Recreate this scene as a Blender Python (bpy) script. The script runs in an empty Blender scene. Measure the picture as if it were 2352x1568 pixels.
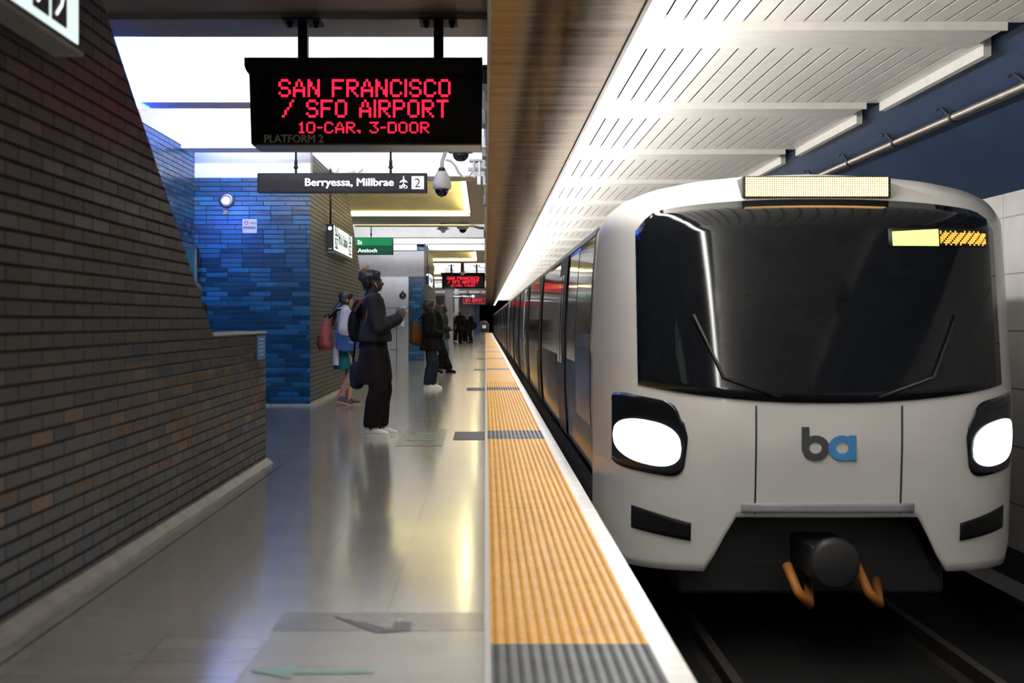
import bpy, bmesh, math, random
from mathutils import Vector, Matrix, Quaternion
random.seed(7)
S = bpy.context.scene
C = S.collection
R = math.radians
F = 3267.0; HC = 1.2; VX = 1115.0; VY = 738.0
# ---------------------------------------------------------------- camera
cd = bpy.data.cameras.new('camera'); cam = bpy.data.objects.new('camera', cd); C.objects.link(cam)
cam.location = (0, 0, HC); cam.rotation_euler = (R(90), 0, 0)
cd.sensor_width = 36; cd.lens = 36 * F / 2352
cd.shift_x = (1176 - VX) / 2352; cd.shift_y = -(784 - VY) / 2352
cd.clip_end = 500; cd.clip_start = .05
cd.dof.use_dof = True; cd.dof.focus_distance = 19.0; cd.dof.aperture_fstop = 2.8
S.camera = cam
# ---------------------------------------------------------------- world + exposure
w = bpy.data.worlds.new('world'); S.world = w; w.use_nodes = True
w.node_tree.nodes['Background'].inputs[0].default_value = (.55, .6, .75, 1)
w.node_tree.nodes['Background'].inputs[1].default_value = 0.01
S.view_settings.view_transform = 'Standard'; S.view_settings.look = 'None'
S.view_settings.exposure = 0.0; S.view_settings.gamma = 1.0; S.view_settings.use_curve_mapping = False
L_TRACK = 54.0      # platform edge fluorescent row
L_BAY = 500.0        # tubes in the white bays
L_COVE = 17.0       # warm cove strips
L_BLUE = 1900.0       # blue wall washer

# ---------------------------------------------------------------- node helpers
def newmat(name):
    m = bpy.data.materials.new(name); m.use_nodes = True
    nt = m.node_tree; b = nt.nodes['Principled BSDF']
    return m, nt, b
def setp(b, col=None, rough=None, metal=None, spec=None, coat=None, emit=None, es=None):
    if col is not None: b.inputs['Base Color'].default_value = (*col, 1)
    if rough is not None: b.inputs['Roughness'].default_value = rough
    if metal is not None: b.inputs['Metallic'].default_value = metal
    if spec is not None: b.inputs['Specular IOR Level'].default_value = spec
    if coat is not None: b.inputs['Coat Weight'].default_value = coat; b.inputs['Coat Roughness'].default_value = .05
    if emit is not None: b.inputs['Emission Color'].default_value = (*emit, 1); b.inputs['Emission Strength'].default_value = es
def mth(nt, op, a, b=None, c=None):
    n = nt.nodes.new('ShaderNodeMath'); n.operation = op
    for i, v in enumerate((a, b, c)):
        if v is None: continue
        if isinstance(v, (int, float)): n.inputs[i].default_value = v
        else: nt.links.new(v, n.inputs[i])
    return n.outputs[0]
def pos(nt):
    g = nt.nodes.new('ShaderNodeNewGeometry'); s = nt.nodes.new('ShaderNodeSeparateXYZ')
    nt.links.new(g.outputs['Position'], s.inputs[0]); return g, s
def ramp(nt, fac, stops, const=False):
    r = nt.nodes.new('ShaderNodeValToRGB'); e = r.color_ramp.elements
    if const: r.color_ramp.interpolation = 'CONSTANT'
    while len(e) < len(stops): e.new(.5)
    for i, (p, c) in enumerate(stops):
        e[i].position = p; e[i].color = (*c, 1)
    nt.links.new(fac, r.inputs[0]); return r.outputs[0]
def noise(nt, vec, scale, detail=3, rough=.5, mscale=None):
    n = nt.nodes.new('ShaderNodeTexNoise'); n.inputs['Scale'].default_value = scale
    n.inputs['Detail'].default_value = detail; n.inputs['Roughness'].default_value = rough
    if mscale:
        mp = nt.nodes.new('ShaderNodeMapping'); mp.inputs['Scale'].default_value = mscale
        nt.links.new(vec, mp.inputs[0]); vec = mp.outputs[0]
    nt.links.new(vec, n.inputs['Vector']); return n.outputs['Fac']
def bump(nt, b, h, strength=.3, dist=.01):
    n = nt.nodes.new('ShaderNodeBump'); n.inputs['Strength'].default_value = strength
    n.inputs['Distance'].default_value = dist
    nt.links.new(h, n.inputs['Height']); nt.links.new(n.outputs[0], b.inputs['Normal'])
def mix(nt, fac, a, b, mode='MIX'):
    n = nt.nodes.new('ShaderNodeMix'); n.data_type = 'RGBA'; n.blend_type = mode
    for i, v in ((0, fac), (6, a), (7, b)):
        if isinstance(v, (int, float)): n.inputs[i].default_value = v
        elif isinstance(v, tuple): n.inputs[i].default_value = (*v, 1)
        else: nt.links.new(v, n.inputs[i])
    return n.outputs[2]
def plain(name, col, rough=.5, metal=0, var=.12, nscale=6, **k):
    if rough >= .7 and 'spec' not in k: k['spec'] = .08
    m, nt, b = newmat(name); setp(b, col, rough, metal, **k)
    tc = nt.nodes.new('ShaderNodeTexCoord')
    f = noise(nt, tc.outputs['Object'], nscale, 4)
    lo = tuple(max(0, c * (1 - var)) for c in col); hi = tuple(min(1, c * (1 + var)) for c in col)
    nt.links.new(ramp(nt, f, [(.3, lo), (.7, hi)]), b.inputs['Base Color'])
    return m
def emis(name, col, st, base=(.02, .02, .02)):
    m, nt, b = newmat(name); setp(b, base, .4, 0, emit=col, es=st); return m
def brick(name, axis, stops, L=.305, H=.0677, offs=.5, third=False, rough=.3, patch=None, mortar=(.012, .012, .013), jw=.0065, band=None, spec=.5):
    m, nt, b = newmat(name); g, s = pos(nt)
    u = s.outputs[axis]; v = s.outputs[2]
    row = mth(nt, 'FLOOR', mth(nt, 'DIVIDE', v, H))
    if third:
        wn0 = nt.nodes.new('ShaderNodeTexWhiteNoise'); wn0.noise_dimensions = '1D'; nt.links.new(row, wn0.inputs['W'])
        sh = mth(nt, 'DIVIDE', mth(nt, 'FLOOR', mth(nt, 'MULTIPLY', wn0.outputs['Value'], 3)), 3)
    else:
        sh = mth(nt, 'MULTIPLY', mth(nt, 'MODULO', mth(nt, 'ADD', row, 1000), 2), offs)
    uu = mth(nt, 'ADD', mth(nt, 'DIVIDE', u, L), sh)
    col = mth(nt, 'FLOOR', uu)
    cb = nt.nodes.new('ShaderNodeCombineXYZ'); nt.links.new(col, cb.inputs[0]); nt.links.new(row, cb.inputs[1])
    wn = nt.nodes.new('ShaderNodeTexWhiteNoise'); wn.noise_dimensions = '2D'; nt.links.new(cb.outputs[0], wn.inputs['Vector'])
    c = ramp(nt, wn.outputs['Value'], stops)
    if patch:
        pf = noise(nt, g.outputs['Position'], .9, 2, .5, (1, .35, 1.6))
        wn2 = nt.nodes.new('ShaderNodeTexWhiteNoise'); wn2.noise_dimensions = '3D'; nt.links.new(cb.outputs[0], wn2.inputs['Vector'])
        pm = mth(nt, 'GREATER_THAN', mth(nt, 'ADD', mth(nt, 'MULTIPLY', pf, 1.0), mth(nt, 'MULTIPLY', wn2.outputs['Value'], .35)), .76)
        c = mix(nt, pm, c, patch)
    if band:   # a few courses of warm bricks in a band of the wall
        z0, z1, bc, dens = band
        wn3 = nt.nodes.new('ShaderNodeTexWhiteNoise'); wn3.noise_dimensions = '2D'
        vm = nt.nodes.new('ShaderNodeVectorMath'); vm.operation = 'ADD'; vm.inputs[1].default_value = (31, 17, 0)
        nt.links.new(cb.outputs[0], vm.inputs[0]); nt.links.new(vm.outputs[0], wn3.inputs['Vector'])
        f = mth(nt, 'MULTIPLY', mth(nt, 'GREATER_THAN', v, z0), mth(nt, 'LESS_THAN', v, z1))
        f = mth(nt, 'MULTIPLY', f, mth(nt, 'LESS_THAN', wn3.outputs['Value'], dens))
        c = mix(nt, f, c, bc)
    fu = mth(nt, 'MULTIPLY', mth(nt, 'FRACT', uu), L); fv = mth(nt, 'MULTIPLY', mth(nt, 'FRACT', mth(nt, 'DIVIDE', v, H)), H)
    du = mth(nt, 'MINIMUM', fu, mth(nt, 'SUBTRACT', L, fu)); dv = mth(nt, 'MINIMUM', fv, mth(nt, 'SUBTRACT', H, fv))
    d = mth(nt, 'MINIMUM', mth(nt, 'MULTIPLY', du, 1.3), dv)
    mk = nt.nodes.new('ShaderNodeMapRange'); mk.interpolation_type = 'SMOOTHSTEP'
    nt.links.new(d, mk.inputs[0]); mk.inputs[1].default_value = jw * .45; mk.inputs[2].default_value = jw
    fn = noise(nt, g.outputs['Position'], 14, 4)
    c = mix(nt, .35, c, ramp(nt, fn, [(.3, (.3, .3, .3)), (.75, (1, 1, 1))]), 'MULTIPLY')
    nt.links.new(mix(nt, mk.outputs[0], mortar, c), b.inputs['Base Color'])
    rr = mth(nt, 'SUBTRACT', .85, mth(nt, 'MULTIPLY', mk.outputs[0], .85 - rough))
    nt.links.new(mth(nt, 'ADD', rr, mth(nt, 'MULTIPLY', wn.outputs['Value'], .12)), b.inputs['Roughness'])
    setp(b, spec=spec)
    hh = mth(nt, 'ADD', mk.outputs[0], mth(nt, 'MULTIPLY', fn, .12))
    bump(nt, b, hh, .7, .006)
    return m

GREY = [(0, (.010, .012, .016)), (.35, (.019, .019, .020)), (.6, (.034, .033, .030)), (.8, (.013, .018, .032)), (1, (.062, .061, .058))]
M = {}
M['brick_near'] = brick('grey_glazed_brick', 1, GREY, patch=(.045, .030, .019), rough=.42, spec=.25, band=(.35, .98, (.085, .045, .022), .22), jw=.0095, mortar=(.004, .004, .004))
M['brick_side'] = brick('dark_grey_brick', 1, [(0, (.06, .058, .054)), (.5, (.09, .086, .078)), (1, (.13, .125, .11))], rough=.42, spec=.2)
BLUE = [(0, (.002, .028, .060)), (.4, (.003, .042, .095)), (.62, (.003, .060, .14)), (.85, (.006, .095, .21)), (1, (.012, .15, .32))]
M['blue_x'] = brick('blue_glazed_brick', 0, BLUE, third=True, rough=.2, spec=.3)
M['blue_y'] = brick('blue_glazed_brick_return', 1, BLUE, third=True, rough=.2, spec=.3)
M['white'] = plain('white_plaster', (.82, .82, .82), .6, var=.04)
M['beige'] = plain('beige_soffit', (.20, .17, .13), .45, var=.15, nscale=1.5)
M['greyp'] = plain('grey_painted_beam', (.30, .29, .31), .4, var=.06)
M['cream'] = plain('cream_vault', (.78, .72, .42), .55, var=.12, nscale=2.5)
M['black'] = plain('black_metal', (.006, .006, .0065), .5, spec=.2)
M['blackm'] = plain('matt_black', (.02, .02, .022), .8)
M['void'] = plain('dark_recess', (.01, .01, .01), .9)
M['conc'] = plain('concrete', (.42, .40, .36), .6, var=.2, nscale=9)
M['curb'] = plain('worn_brown_curb', (.15, .135, .115), .5, var=.25, nscale=5)
M['steel'] = plain('satin_steel', (.33, .33, .345), .35, .85, var=.06)
M['wplas'] = plain('white_enamel', (.82, .82, .80), .35, var=.04)
M['gplas'] = plain('grey_enamel', (.28, .29, .30), .45, var=.08)
M['pipe'] = plain('grey_pipe_metal', (.34, .31, .28), .32, .8)
M['slat'] = plain('ivory_ceiling_slats', (.84, .82, .77), .38, var=.05)
M['navy'] = plain('navy_wall_panel', (.022, .055, .15), .5, var=.25, nscale=.8)
def tilewall(name):
    m, nt, b = newmat(name); g, s = pos(nt)
    def line(o, per, off, wd):
        f = mth(nt, 'FRACT', mth(nt, 'DIVIDE', mth(nt, 'ADD', o, off + 100 * per), per))
        return mth(nt, 'LESS_THAN', f, wd / per)
    l = mth(nt, 'MAXIMUM', line(s.outputs[1], 1.45, .3, .015), line(s.outputs[2], .62, .15, .015))
    f = noise(nt, g.outputs['Position'], 1.3, 4)
    c = ramp(nt, f, [(.3, (.36, .35, .34)), (.7, (.5, .49, .48))])
    nt.links.new(mix(nt, l, c, (.06, .06, .06)), b.inputs['Base Color']); b.inputs['Roughness'].default_value = .4
    return m
M['tilewall'] = tilewall('grey_wall_tile')
def soffitmat():
    m, nt, b = newmat('bronze_soffit_metal'); g, s = pos(nt)
    nt.nodes.remove(b); out = nt.nodes['Material Output']
    f = noise(nt, g.outputs['Position'], 1.0, 5, .6, (.6, 5, 1))
    gl = nt.nodes.new('ShaderNodeBsdfGlossy'); df = nt.nodes.new('ShaderNodeBsdfDiffuse'); mx = nt.nodes.new('ShaderNodeMixShader')
    nt.links.new(ramp(nt, f, [(.25, (.15, .125, .10)), (.75, (.33, .285, .245))]), gl.inputs['Color'])
    nt.links.new(mth(nt, 'ADD', .06, mth(nt, 'MULTIPLY', f, .16)), gl.inputs['Roughness'])
    df.inputs['Color'].default_value = (.05, .045, .04, 1); mx.inputs[0].default_value = .25
    nt.links.new(gl.outputs[0], mx.inputs[1]); nt.links.new(df.outputs[0], mx.inputs[2]); nt.links.new(mx.outputs[0], out.inputs['Surface'])
    f2 = noise(nt, g.outputs['Position'], 1.0, 3, .5, (1.5, 11, 1))
    fr = mth(nt, 'FRACT', mth(nt, 'DIVIDE', mth(nt, 'ADD', s.outputs[1], 500), 2.4))
    gr = mth(nt, 'GREATER_THAN', fr, .006)
    n_ = nt.nodes.new('ShaderNodeBump'); n_.inputs['Strength'].default_value = .3; n_.inputs['Distance'].default_value = .006
    nt.links.new(mth(nt, 'ADD', mth(nt, 'MULTIPLY', f2, .8), gr), n_.inputs['Height']); nt.links.new(n_.outputs[0], gl.inputs['Normal'])
    return m
M['soffit'] = soffitmat()
def floormat():
    m, nt, b = newmat('polished_terrazzo_tile'); g, s = pos(nt)
    def line(o, per, off, wd):
        f = mth(nt, 'FRACT', mth(nt, 'DIVIDE', mth(nt, 'ADD', o, off + 300 * per), per))
        return mth(nt, 'LESS_THAN', f, wd / per), mth(nt, 'FLOOR', mth(nt, 'DIVIDE', mth(nt, 'ADD', o, off + 300 * per), per))
    lx, ix = line(s.outputs[0], .4064, .0, .004); ly, iy = line(s.outputs[1], .2032, .07, .0045)
    cb = nt.nodes.new('ShaderNodeCombineXYZ'); nt.links.new(ix, cb.inputs[0]); nt.links.new(iy, cb.inputs[1])
    wn = nt.nodes.new('ShaderNodeTexWhiteNoise'); wn.noise_dimensions = '2D'; nt.links.new(cb.outputs[0], wn.inputs['Vector'])
    c = ramp(nt, wn.outputs['Value'], [(0, (.32, .305, .275)), (1, (.38, .365, .33))])
    f = noise(nt, g.outputs['Position'], 1.2, 5, .6, (.3, 1.3, 1))
    c = mix(nt, .7, c, ramp(nt, f, [(.3, (.78, .77, .76)), (.7, (1, 1, 1))]), 'MULTIPLY')
    l = mth(nt, 'MULTIPLY', mth(nt, 'MAXIMUM', lx, ly), .85)
    c = mix(nt, l, c, (.05, .047, .04))
    nt.links.new(mth(nt, 'MULTIPLY', mth(nt, 'SUBTRACT', 1.0, l), .75), b.inputs['Coat Weight'])
    nt.links.new(c, b.inputs['Base Color'])
    f2 = noise(nt, g.outputs['Position'], 1.5, 4, .6, (.3, 1.6, 1))
    nt.links.new(mth(nt, 'ADD', .12, mth(nt, 'MULTIPLY', f2, .12)), b.inputs['Roughness'])
    setp(b, spec=.7, coat=.45); b.inputs['Coat Roughness'].default_value = .13
    # long, low waves of the polished surface
    w2 = noise(nt, g.outputs['Position'], 1.0, 3, .6, (.7, 6, 1))
    bump(nt, b, w2, .04, .003)
    return m
M['floor'] = floormat()
def tactile(name, lo, hi):
    m, nt, b = newmat(name); g, s = pos(nt)
    f = noise(nt, g.outputs['Position'], 5, 5, .6); f2 = noise(nt, g.outputs['Position'], 60, 2)
    c = ramp(nt, f, [(.3, lo), (.7, hi)])
    c = mix(nt, .25, c, ramp(nt, f2, [(.35, (.35, .35, .35)), (.5, (1, 1, 1))]), 'MULTIPLY')
    fr = mth(nt, 'FRACT', mth(nt, 'DIVIDE', mth(nt, 'ADD', s.outputs[1], 500), .914))
    c = mix(nt, mth(nt, 'MULTIPLY', mth(nt, 'LESS_THAN', fr, .008), .5), c, (.05, .04, .03))
    nt.links.new(c, b.inputs['Base Color']); b.inputs['Roughness'].default_value = .5; setp(b, spec=.2)
    return m
M['yellow'] = tactile('yellow_tactile_paving', (.47, .215, .006), (.60, .29, .012))
M['darktac'] = tactile('charcoal_tactile_paving', (.035, .038, .04), (.06, .063, .067))

# ---------------------------------------------------------------- mesh helpers
class MB:
    def __init__(s): s.v = []; s.f = []; s.mi = []; s.sm = []
    def add(s, vs, fs, mi=0, smooth=False):
        o = len(s.v); s.v += [tuple(v) for v in vs]
        for f in fs: s.f.append([i + o for i in f]); s.mi.append(mi); s.sm.append(smooth)
        return s
    def box(s, x0, x1, y0, y1, z0, z1, mi=0):
        vs = [(x, y, z) for x in (x0, x1) for y in (y0, y1) for z in (z0, z1)]
        return s.add(vs, [(0, 1, 3, 2), (4, 6, 7, 5), (0, 4, 5, 1), (2, 3, 7, 6), (0, 2, 6, 4), (1, 5, 7, 3)], mi)
    def prism(s, pts, axis, a0, a1, mi=0, smooth=False):
        n = len(pts)
        def mk(p, a): return (a, p[0], p[1]) if axis == 0 else ((p[0], a, p[1]) if axis == 1 else (p[0], p[1], a))
        vs = [mk(p, a0) for p in pts] + [mk(p, a1) for p in pts]
        s.add(vs, [list(range(n))[::-1], list(range(n, 2 * n))], mi)
        o = len(s.v) - 2 * n
        for i in range(n):
            j = (i + 1) % n; s.f.append([o + i, o + j, o + n + j, o + n + i]); s.mi.append(mi); s.sm.append(smooth)
        return s
    def tube(s, pts, r, seg=10, mi=0, cap=True):
        pts = [Vector(p) for p in pts]; rs = r if isinstance(r, (list, tuple)) else [r] * len(pts)
        vs = []; fs = []; up = Vector((0, 0, 1)); pa = None
        for i, p in enumerate(pts):
            t = (pts[min(i + 1, len(pts) - 1)] - pts[max(i - 1, 0)]).normalized()
            a = pa if pa is not None else (up if abs(t.z) < .95 else Vector((1, 0, 0)))
            a = (a - t * a.dot(t)).normalized(); bb = t.cross(a); pa = a
            for k in range(seg):
                q = 2 * math.pi * k / seg; vs.append(p + (a * math.cos(q) + bb * math.sin(q)) * rs[i])
        for i in range(len(pts) - 1):
            for k in range(seg):
                k2 = (k + 1) % seg; fs.append((i * seg + k, i * seg + k2, (i + 1) * seg + k2, (i + 1) * seg + k))
        if cap: fs.append(tuple(range(seg))[::-1]); fs.append(tuple(range((len(pts) - 1) * seg, len(pts) * seg)))
        return s.add(vs, fs, mi, True)
    def lathe(s, prof, c, axis='z', seg=24, mi=0, smooth=True):
        vs = []; fs = []
        for (r, h) in prof:
            for k in range(seg):
                q = 2 * math.pi * k / seg; a, b = r * math.cos(q), r * math.sin(q)
                d = (a, b, h) if axis == 'z' else ((a, h, b) if axis == 'y' else (h, a, b))
                vs.append((c[0] + d[0], c[1] + d[1], c[2] + d[2]))
        for i in range(len(prof) - 1):
            for k in range(seg):
                k2 = (k + 1) % seg; fs.append((i * seg + k, i * seg + k2, (i + 1) * seg + k2, (i + 1) * seg + k))
        fs.append(tuple(range(seg))[::-1]); fs.append(tuple(range((len(prof) - 1) * seg, len(prof) * seg)))
        return s.add(vs, fs, mi, smooth)
    def grid(s, fn, nu, nv, mi=0, smooth=True):
        vs = [fn(i / nu, j / nv) for j in range(nv + 1) for i in range(nu + 1)]
        fs = [(j * (nu + 1) + i, j * (nu + 1) + i + 1, (j + 1) * (nu + 1) + i + 1, (j + 1) * (nu + 1) + i) for j in range(nv) for i in range(nu)]
        return s.add(vs, fs, mi, smooth)
    def ell(s, c, r, seg=16, rings=10, mi=0, rot=None):
        vs = []; fs = []
        for i in range(rings + 1):
            th = math.pi * i / rings
            for k in range(seg):
                q = 2 * math.pi * k / seg
                v = Vector((r[0] * math.sin(th) * math.cos(q), r[1] * math.sin(th) * math.sin(q), r[2] * math.cos(th)))
                if rot: v = rot @ v
                vs.append((c[0] + v.x, c[1] + v.y, c[2] + v.z))
        for i in range(rings):
            for k in range(seg):
                k2 = (k + 1) % seg; fs.append((i * seg + k, (i + 1) * seg + k, (i + 1) * seg + k2, i * seg + k2))
        return s.add(vs, fs, mi, True)
    def cap(s, p0, r0, p1, r1, seg=12):
        """closed tapered capsule"""
        p0 = Vector(p0); p1 = Vector(p1); t = (p1 - p0)
        if t.length < 1e-6: return s.ell(p0, (r0, r0, r0))
        t.normalize(); pts = []; rs = []
        for a in (-90, -60, -30, 0): pts.append(p0 + t * r0 * math.sin(R(a))); rs.append(max(r0 * math.cos(R(a)), 1e-4))
        for a in (0, 30, 60, 90): pts.append(p1 + t * r1 * math.sin(R(a))); rs.append(max(r1 * math.cos(R(a)), 1e-4))
        return s.tube(pts, rs, seg)
    def build(s, name, mat, parent=None, bevel=0, thick=0, remesh=0, smooth_it=0, sub=0, tag=None):
        mats = mat if isinstance(mat, (list, tuple)) else [mat]
        org = Vector((0, 0, 0))
        if parent is not None:
            q = parent
            while q is not None: org += q.location; q = q.parent
        else:
            xs = [v[0] for v in s.v]; ys = [v[1] for v in s.v]; zs = [v[2] for v in s.v]
            org = Vector(((min(xs) + max(xs)) / 2, (min(ys) + max(ys)) / 2, min(zs)))
        me = bpy.data.meshes.new(name)
        me.from_pydata([(v[0] - org.x, v[1] - org.y, v[2] - org.z) for v in s.v], [], s.f)
        for mm in mats: me.materials.append(M[mm] if isinstance(mm, str) else mm)
        me.polygons.foreach_set('material_index', s.mi); me.polygons.foreach_set('use_smooth', s.sm); me.update()
        bm = bmesh.new(); bm.from_mesh(me); bmesh.ops.recalc_face_normals(bm, faces=bm.faces); bm.to_mesh(me); bm.free()
        o = bpy.data.objects.new(name, me); C.objects.link(o)
        if parent is not None: o.parent = parent
        else: o.location = org
        if thick:
            md = o.modifiers.new('t', 'SOLIDIFY'); md.thickness = thick; md.offset = -1
        if bevel:
            md = o.modifiers.new('b', 'BEVEL'); md.width = bevel; md.segments = 2; md.limit_method = 'ANGLE'; md.angle_limit = R(35)
        if remesh:
            md = o.modifiers.new('r', 'REMESH'); md.mode = 'VOXEL'; md.voxel_size = remesh; md.use_smooth_shade = True
            if smooth_it:
                md = o.modifiers.new('s', 'SMOOTH'); md.iterations = smooth_it; md.factor = .5
            bake(o, mats)
        return o
def bake(o, mats):
    dg = bpy.context.evaluated_depsgraph_get(); dg.update()
    me = bpy.data.meshes.new_from_object(o.evaluated_get(dg))
    o.modifiers.clear(); o.data = me
    me.materials.clear()
    for mm in mats: me.materials.append(M[mm] if isinstance(mm, str) else mm)
    me.polygons.foreach_set('use_smooth', [True] * len(me.polygons))
def P(px, py, Y): return Vector(((px - VX) / F * Y, Y, HC - (py - VY) / F * Y))
def thing(name, label, cat, loc=(0, 0, 0), group=None):
    o = bpy.data.objects.new(name, None); C.objects.link(o); o.location = loc; o.empty_display_size = .1
    return tag(o, label, cat, group)
def tag(o, label, cat, group=None, kind=None):
    o['label'] = label; o['category'] = cat
    if group: o['group'] = group
    if kind: o['kind'] = kind
    return o
def struct(o): o['kind'] = 'structure'; return o
def text(name, body, mat, parent, loc, size, rot=(90, 0, 0), ext=.002, bold=0.0, width=None, align='LEFT', sub=True, sx=1.0):
    cu = bpy.data.curves.new(name, 'FONT'); cu.body = body; cu.size = size; cu.extrude = ext; cu.align_x = align
    cu.resolution_u = 3
    t = bpy.data.objects.new(name + '_c', cu); C.objects.link(t)
    dg = bpy.context.evaluated_depsgraph_get(); dg.update()
    me = bpy.data.meshes.new_from_object(t.evaluated_get(dg)); bpy.data.objects.remove(t)
    if bold:
        bm = bmesh.new()
        for dx, dy in ((-bold, 0), (bold, 0), (0, bold * .7), (0, -bold * .7)):
            m2 = me.copy(); m2.transform(Matrix.Translation((dx * 1.3, dy, (dx - dy) * .1))); bm.from_mesh(m2); bpy.data.meshes.remove(m2)
        bm.to_mesh(me); bm.free()
    xs = [v.co.x for v in me.vertices]
    k = sx
    if width: k = width / (max(xs) - min(xs))
    rm = Matrix.Rotation(R(rot[2]), 4, 'Z') @ Matrix.Rotation(R(rot[0]), 4, 'X')
    me.transform(Matrix.Diagonal((k, 1, 1, 1)))
    x0 = min(v.co.x for v in me.vertices)
    if align == 'LEFT': me.transform(Matrix.Translation((-x0, 0, 0)))
    me.transform(rm)
    org = Vector((0, 0, 0)); q = parent
    while q is not None: org += q.location; q = q.parent
    me.transform(Matrix.Translation(Vector(loc) - org))
    me.materials.clear(); me.materials.append(M[mat] if isinstance(mat, str) else mat)
    o = bpy.data.objects.new(name, me); C.objects.link(o); o.parent = parent
    return o

# ================================================================= STRUCTURE
struct(MB().box(-9, .605, -8, 150, -1.25, 0).build('floor', 'floor'))
M['nose'] = plain('pale_concrete_nosing', (.52, .50, .47), .45, var=.15, nscale=9)
struct(MB().box(.605, .70, -8, 150, -1.25, .004).build('trim_1', 'nose'))                 # nosing of the platform edge
struct(MB().box(.70, 5.9, -8, 230, -1.45, -1.25).build('floor', 'void'))                 # track bed

# tactile strip: raised domes for the near stretch, ridges further off
tacs = [(4.15 + 10.25 * k, 5.26 + 10.25 * k) for k in range(-1, 14)]
def isdark(y): return any(a <= y <= b for a, b in tacs)
ym = MB(); dm = MB(); prev = -8.0
for a, b in tacs:
    if a > prev: ym.box(.02, .605, prev, max(a, prev), .0, .010)
    dm.box(.02, .605, a, b, .0, .010); prev = b
ym.box(.02, .605, prev, 149, .0, .010)
def dome(mb, x, y, r, h):
    vs = []; n = 6
    for (rr, z) in ((r, .0095), (r * .62, .0095 + h)):
        for k in range(n):
            q = 2 * math.pi * (k + .5) / n; vs.append((x + rr * math.cos(q), y + rr * math.sin(q), z))
    fs = [(k, (k + 1) % n, n + (k + 1) % n, n + k) for k in range(n)] + [tuple(range(n, 2 * n))]
    mb.add(vs, fs)
sp = .0418; y = 3.8
while y < 28:
    for k in range(14): dome(dm if isdark(y) else ym, .041 + k * sp, y, .0135, .005)
    y += .0418 if y < 9 else .0418
for k in range(14):
    for a, b in zip([28.0] + [q[1] for q in tacs if q[0] > 30], [q[0] for q in tacs if q[0] > 30] + [149]):
        ym.prism([(.041 + k * sp - .013, .0095), (.041 + k * sp + .013, .0095), (.041 + k * sp + .008, .014), (.041 + k * sp - .008, .014)], 1, a, b)
    for a, b in tacs:
        if a > 30: dm.prism([(.041 + k * sp - .013, .0095), (.041 + k * sp + .013, .0095), (.041 + k * sp + .008, .014), (.041 + k * sp - .008, .014)], 1, a, b)
struct(ym.build('trim_2', 'yellow')); struct(dm.build('trim_3', 'darktac'))
struct(MB().box(-.004, .02, -8, 149, 0, .006).build('trim_4', 'steel'))

# near left brick wall with sloping stair edge
prof = [(-8, 0), (11.99, 0), (11.99, 1.10), (9.69, 1.10), (6.88, 2.75), (5.38, 3.62), (-8, 3.62)]
struct(MB().prism(prof, 0, -2.10, -1.853).build('wall_left', 'brick_near'))
struct(MB().box(-2.11, -1.845, 9.66, 12.0, 1.10, 1.118).build('trim_5', 'conc', bevel=.003))
struct(MB().prism([(-1.853, 0), (-1.79, 0), (-1.79, .012), (-1.84, .05), (-1.853, .05)], 1, -8, 12.0).build('baseboard_left', 'curb'))
struct(MB().box(-1.70, -1.692, -8, 12.3, 0, .0015).build('trim_6', 'blackm'))
# alcove side wall + blue front wall + dark side wall of the stair block
struct(MB().box(-4.4, -4.13, 6, 20.45, 0, 3.6).build('wall_left', 'blue_y'))
def stairblock(x0, x1, y0, y1, ys, zt, xl, front):
    pf = [(y0, 0), (y1, 0), (y1, 1.10), (ys + (zt - 1.10) / .526, 1.10), (ys, zt), (y0, zt)]
    mb = MB().prism(pf, 0, x0, x1, 0)
    o = mb.build('wall_left', ['brick_side', 'blue_x'])
    for p in o.data.polygons:
        if p.normal.y < -.9: p.material_index = 1
    struct(o)
    return o
stairblock(-2.72, -2.49, 20.2, 33.2, 25.6, 3.6, 0, 0)
struct(MB().box(-4.13, -2.72, 20.2, 20.45, 0, 3.24).build('wall_back', 'blue_x'))
struct(MB().box(-4.13, -2.72, 20.2, 20.45, 3.24, 4.25).build('wall_back', 'white'))
struct(MB().box(-2.72, -2.485, 20.195, 20.45, 3.24, 4.25).build('wall_back', 'white'))
struct(MB().box(-4.13, -2.47, 20.16, 20.2, 0, .03).build('baseboard_back', 'conc'))
struct(MB().box(-2.49, -2.44, 20.2, 33.2, 0, .045).build('baseboard_left', 'conc'))
# lift enclosure
struct(MB().box(-4.6, -1.90, 43.51, 43.8, 0, 2.57).build('wall_back', 'blue_x'))
struct(MB().box(-4.6, -1.88, 43.47, 43.8, 2.57, 3.35).build('wall_back', 'greyp'))
stairblock(-2.1, -1.87, 43.5, 58, 50.5, 3.6, 0, 0)
# outer left and far end
struct(MB().box(-6.4, -6.2, 20.5, 150, 0, 4.3).build('wall_left', 'greyp'))
struct(MB().box(-9, -8.8, -8, 20.5, 0, 4.3).build('wall_left', 'greyp'))
struct(MB().box(-9, -4.4, 20.45, 20.6, 0, 4.3).build('wall_back', 'blue_x'))
struct(MB().box(-6.2, -.75, 140, 140.3, 0, 4.3).build('wall_back', 'greyp'))
struct(MB().box(-9, 5.9, -8.3, -8.0, -1.3, 4.3).build('wall_front', 'tilewall'))
struct(MB().box(-9, 7, 229, 230, -1.5, 5).build('wall_back', 'void'))
# columns beyond
for (px0, px1, Y, mat) in ((1022, 1040, 66, 'greyp'), (1044, 1053, 96, 'greyp'), (1088, 1101, 138, 'navy')):
    struct(MB().box(P(px0, 0, Y).x, P(px1, 0, Y).x, Y, Y + .8, 0, 3.7).build('wall_left', mat))

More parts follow.
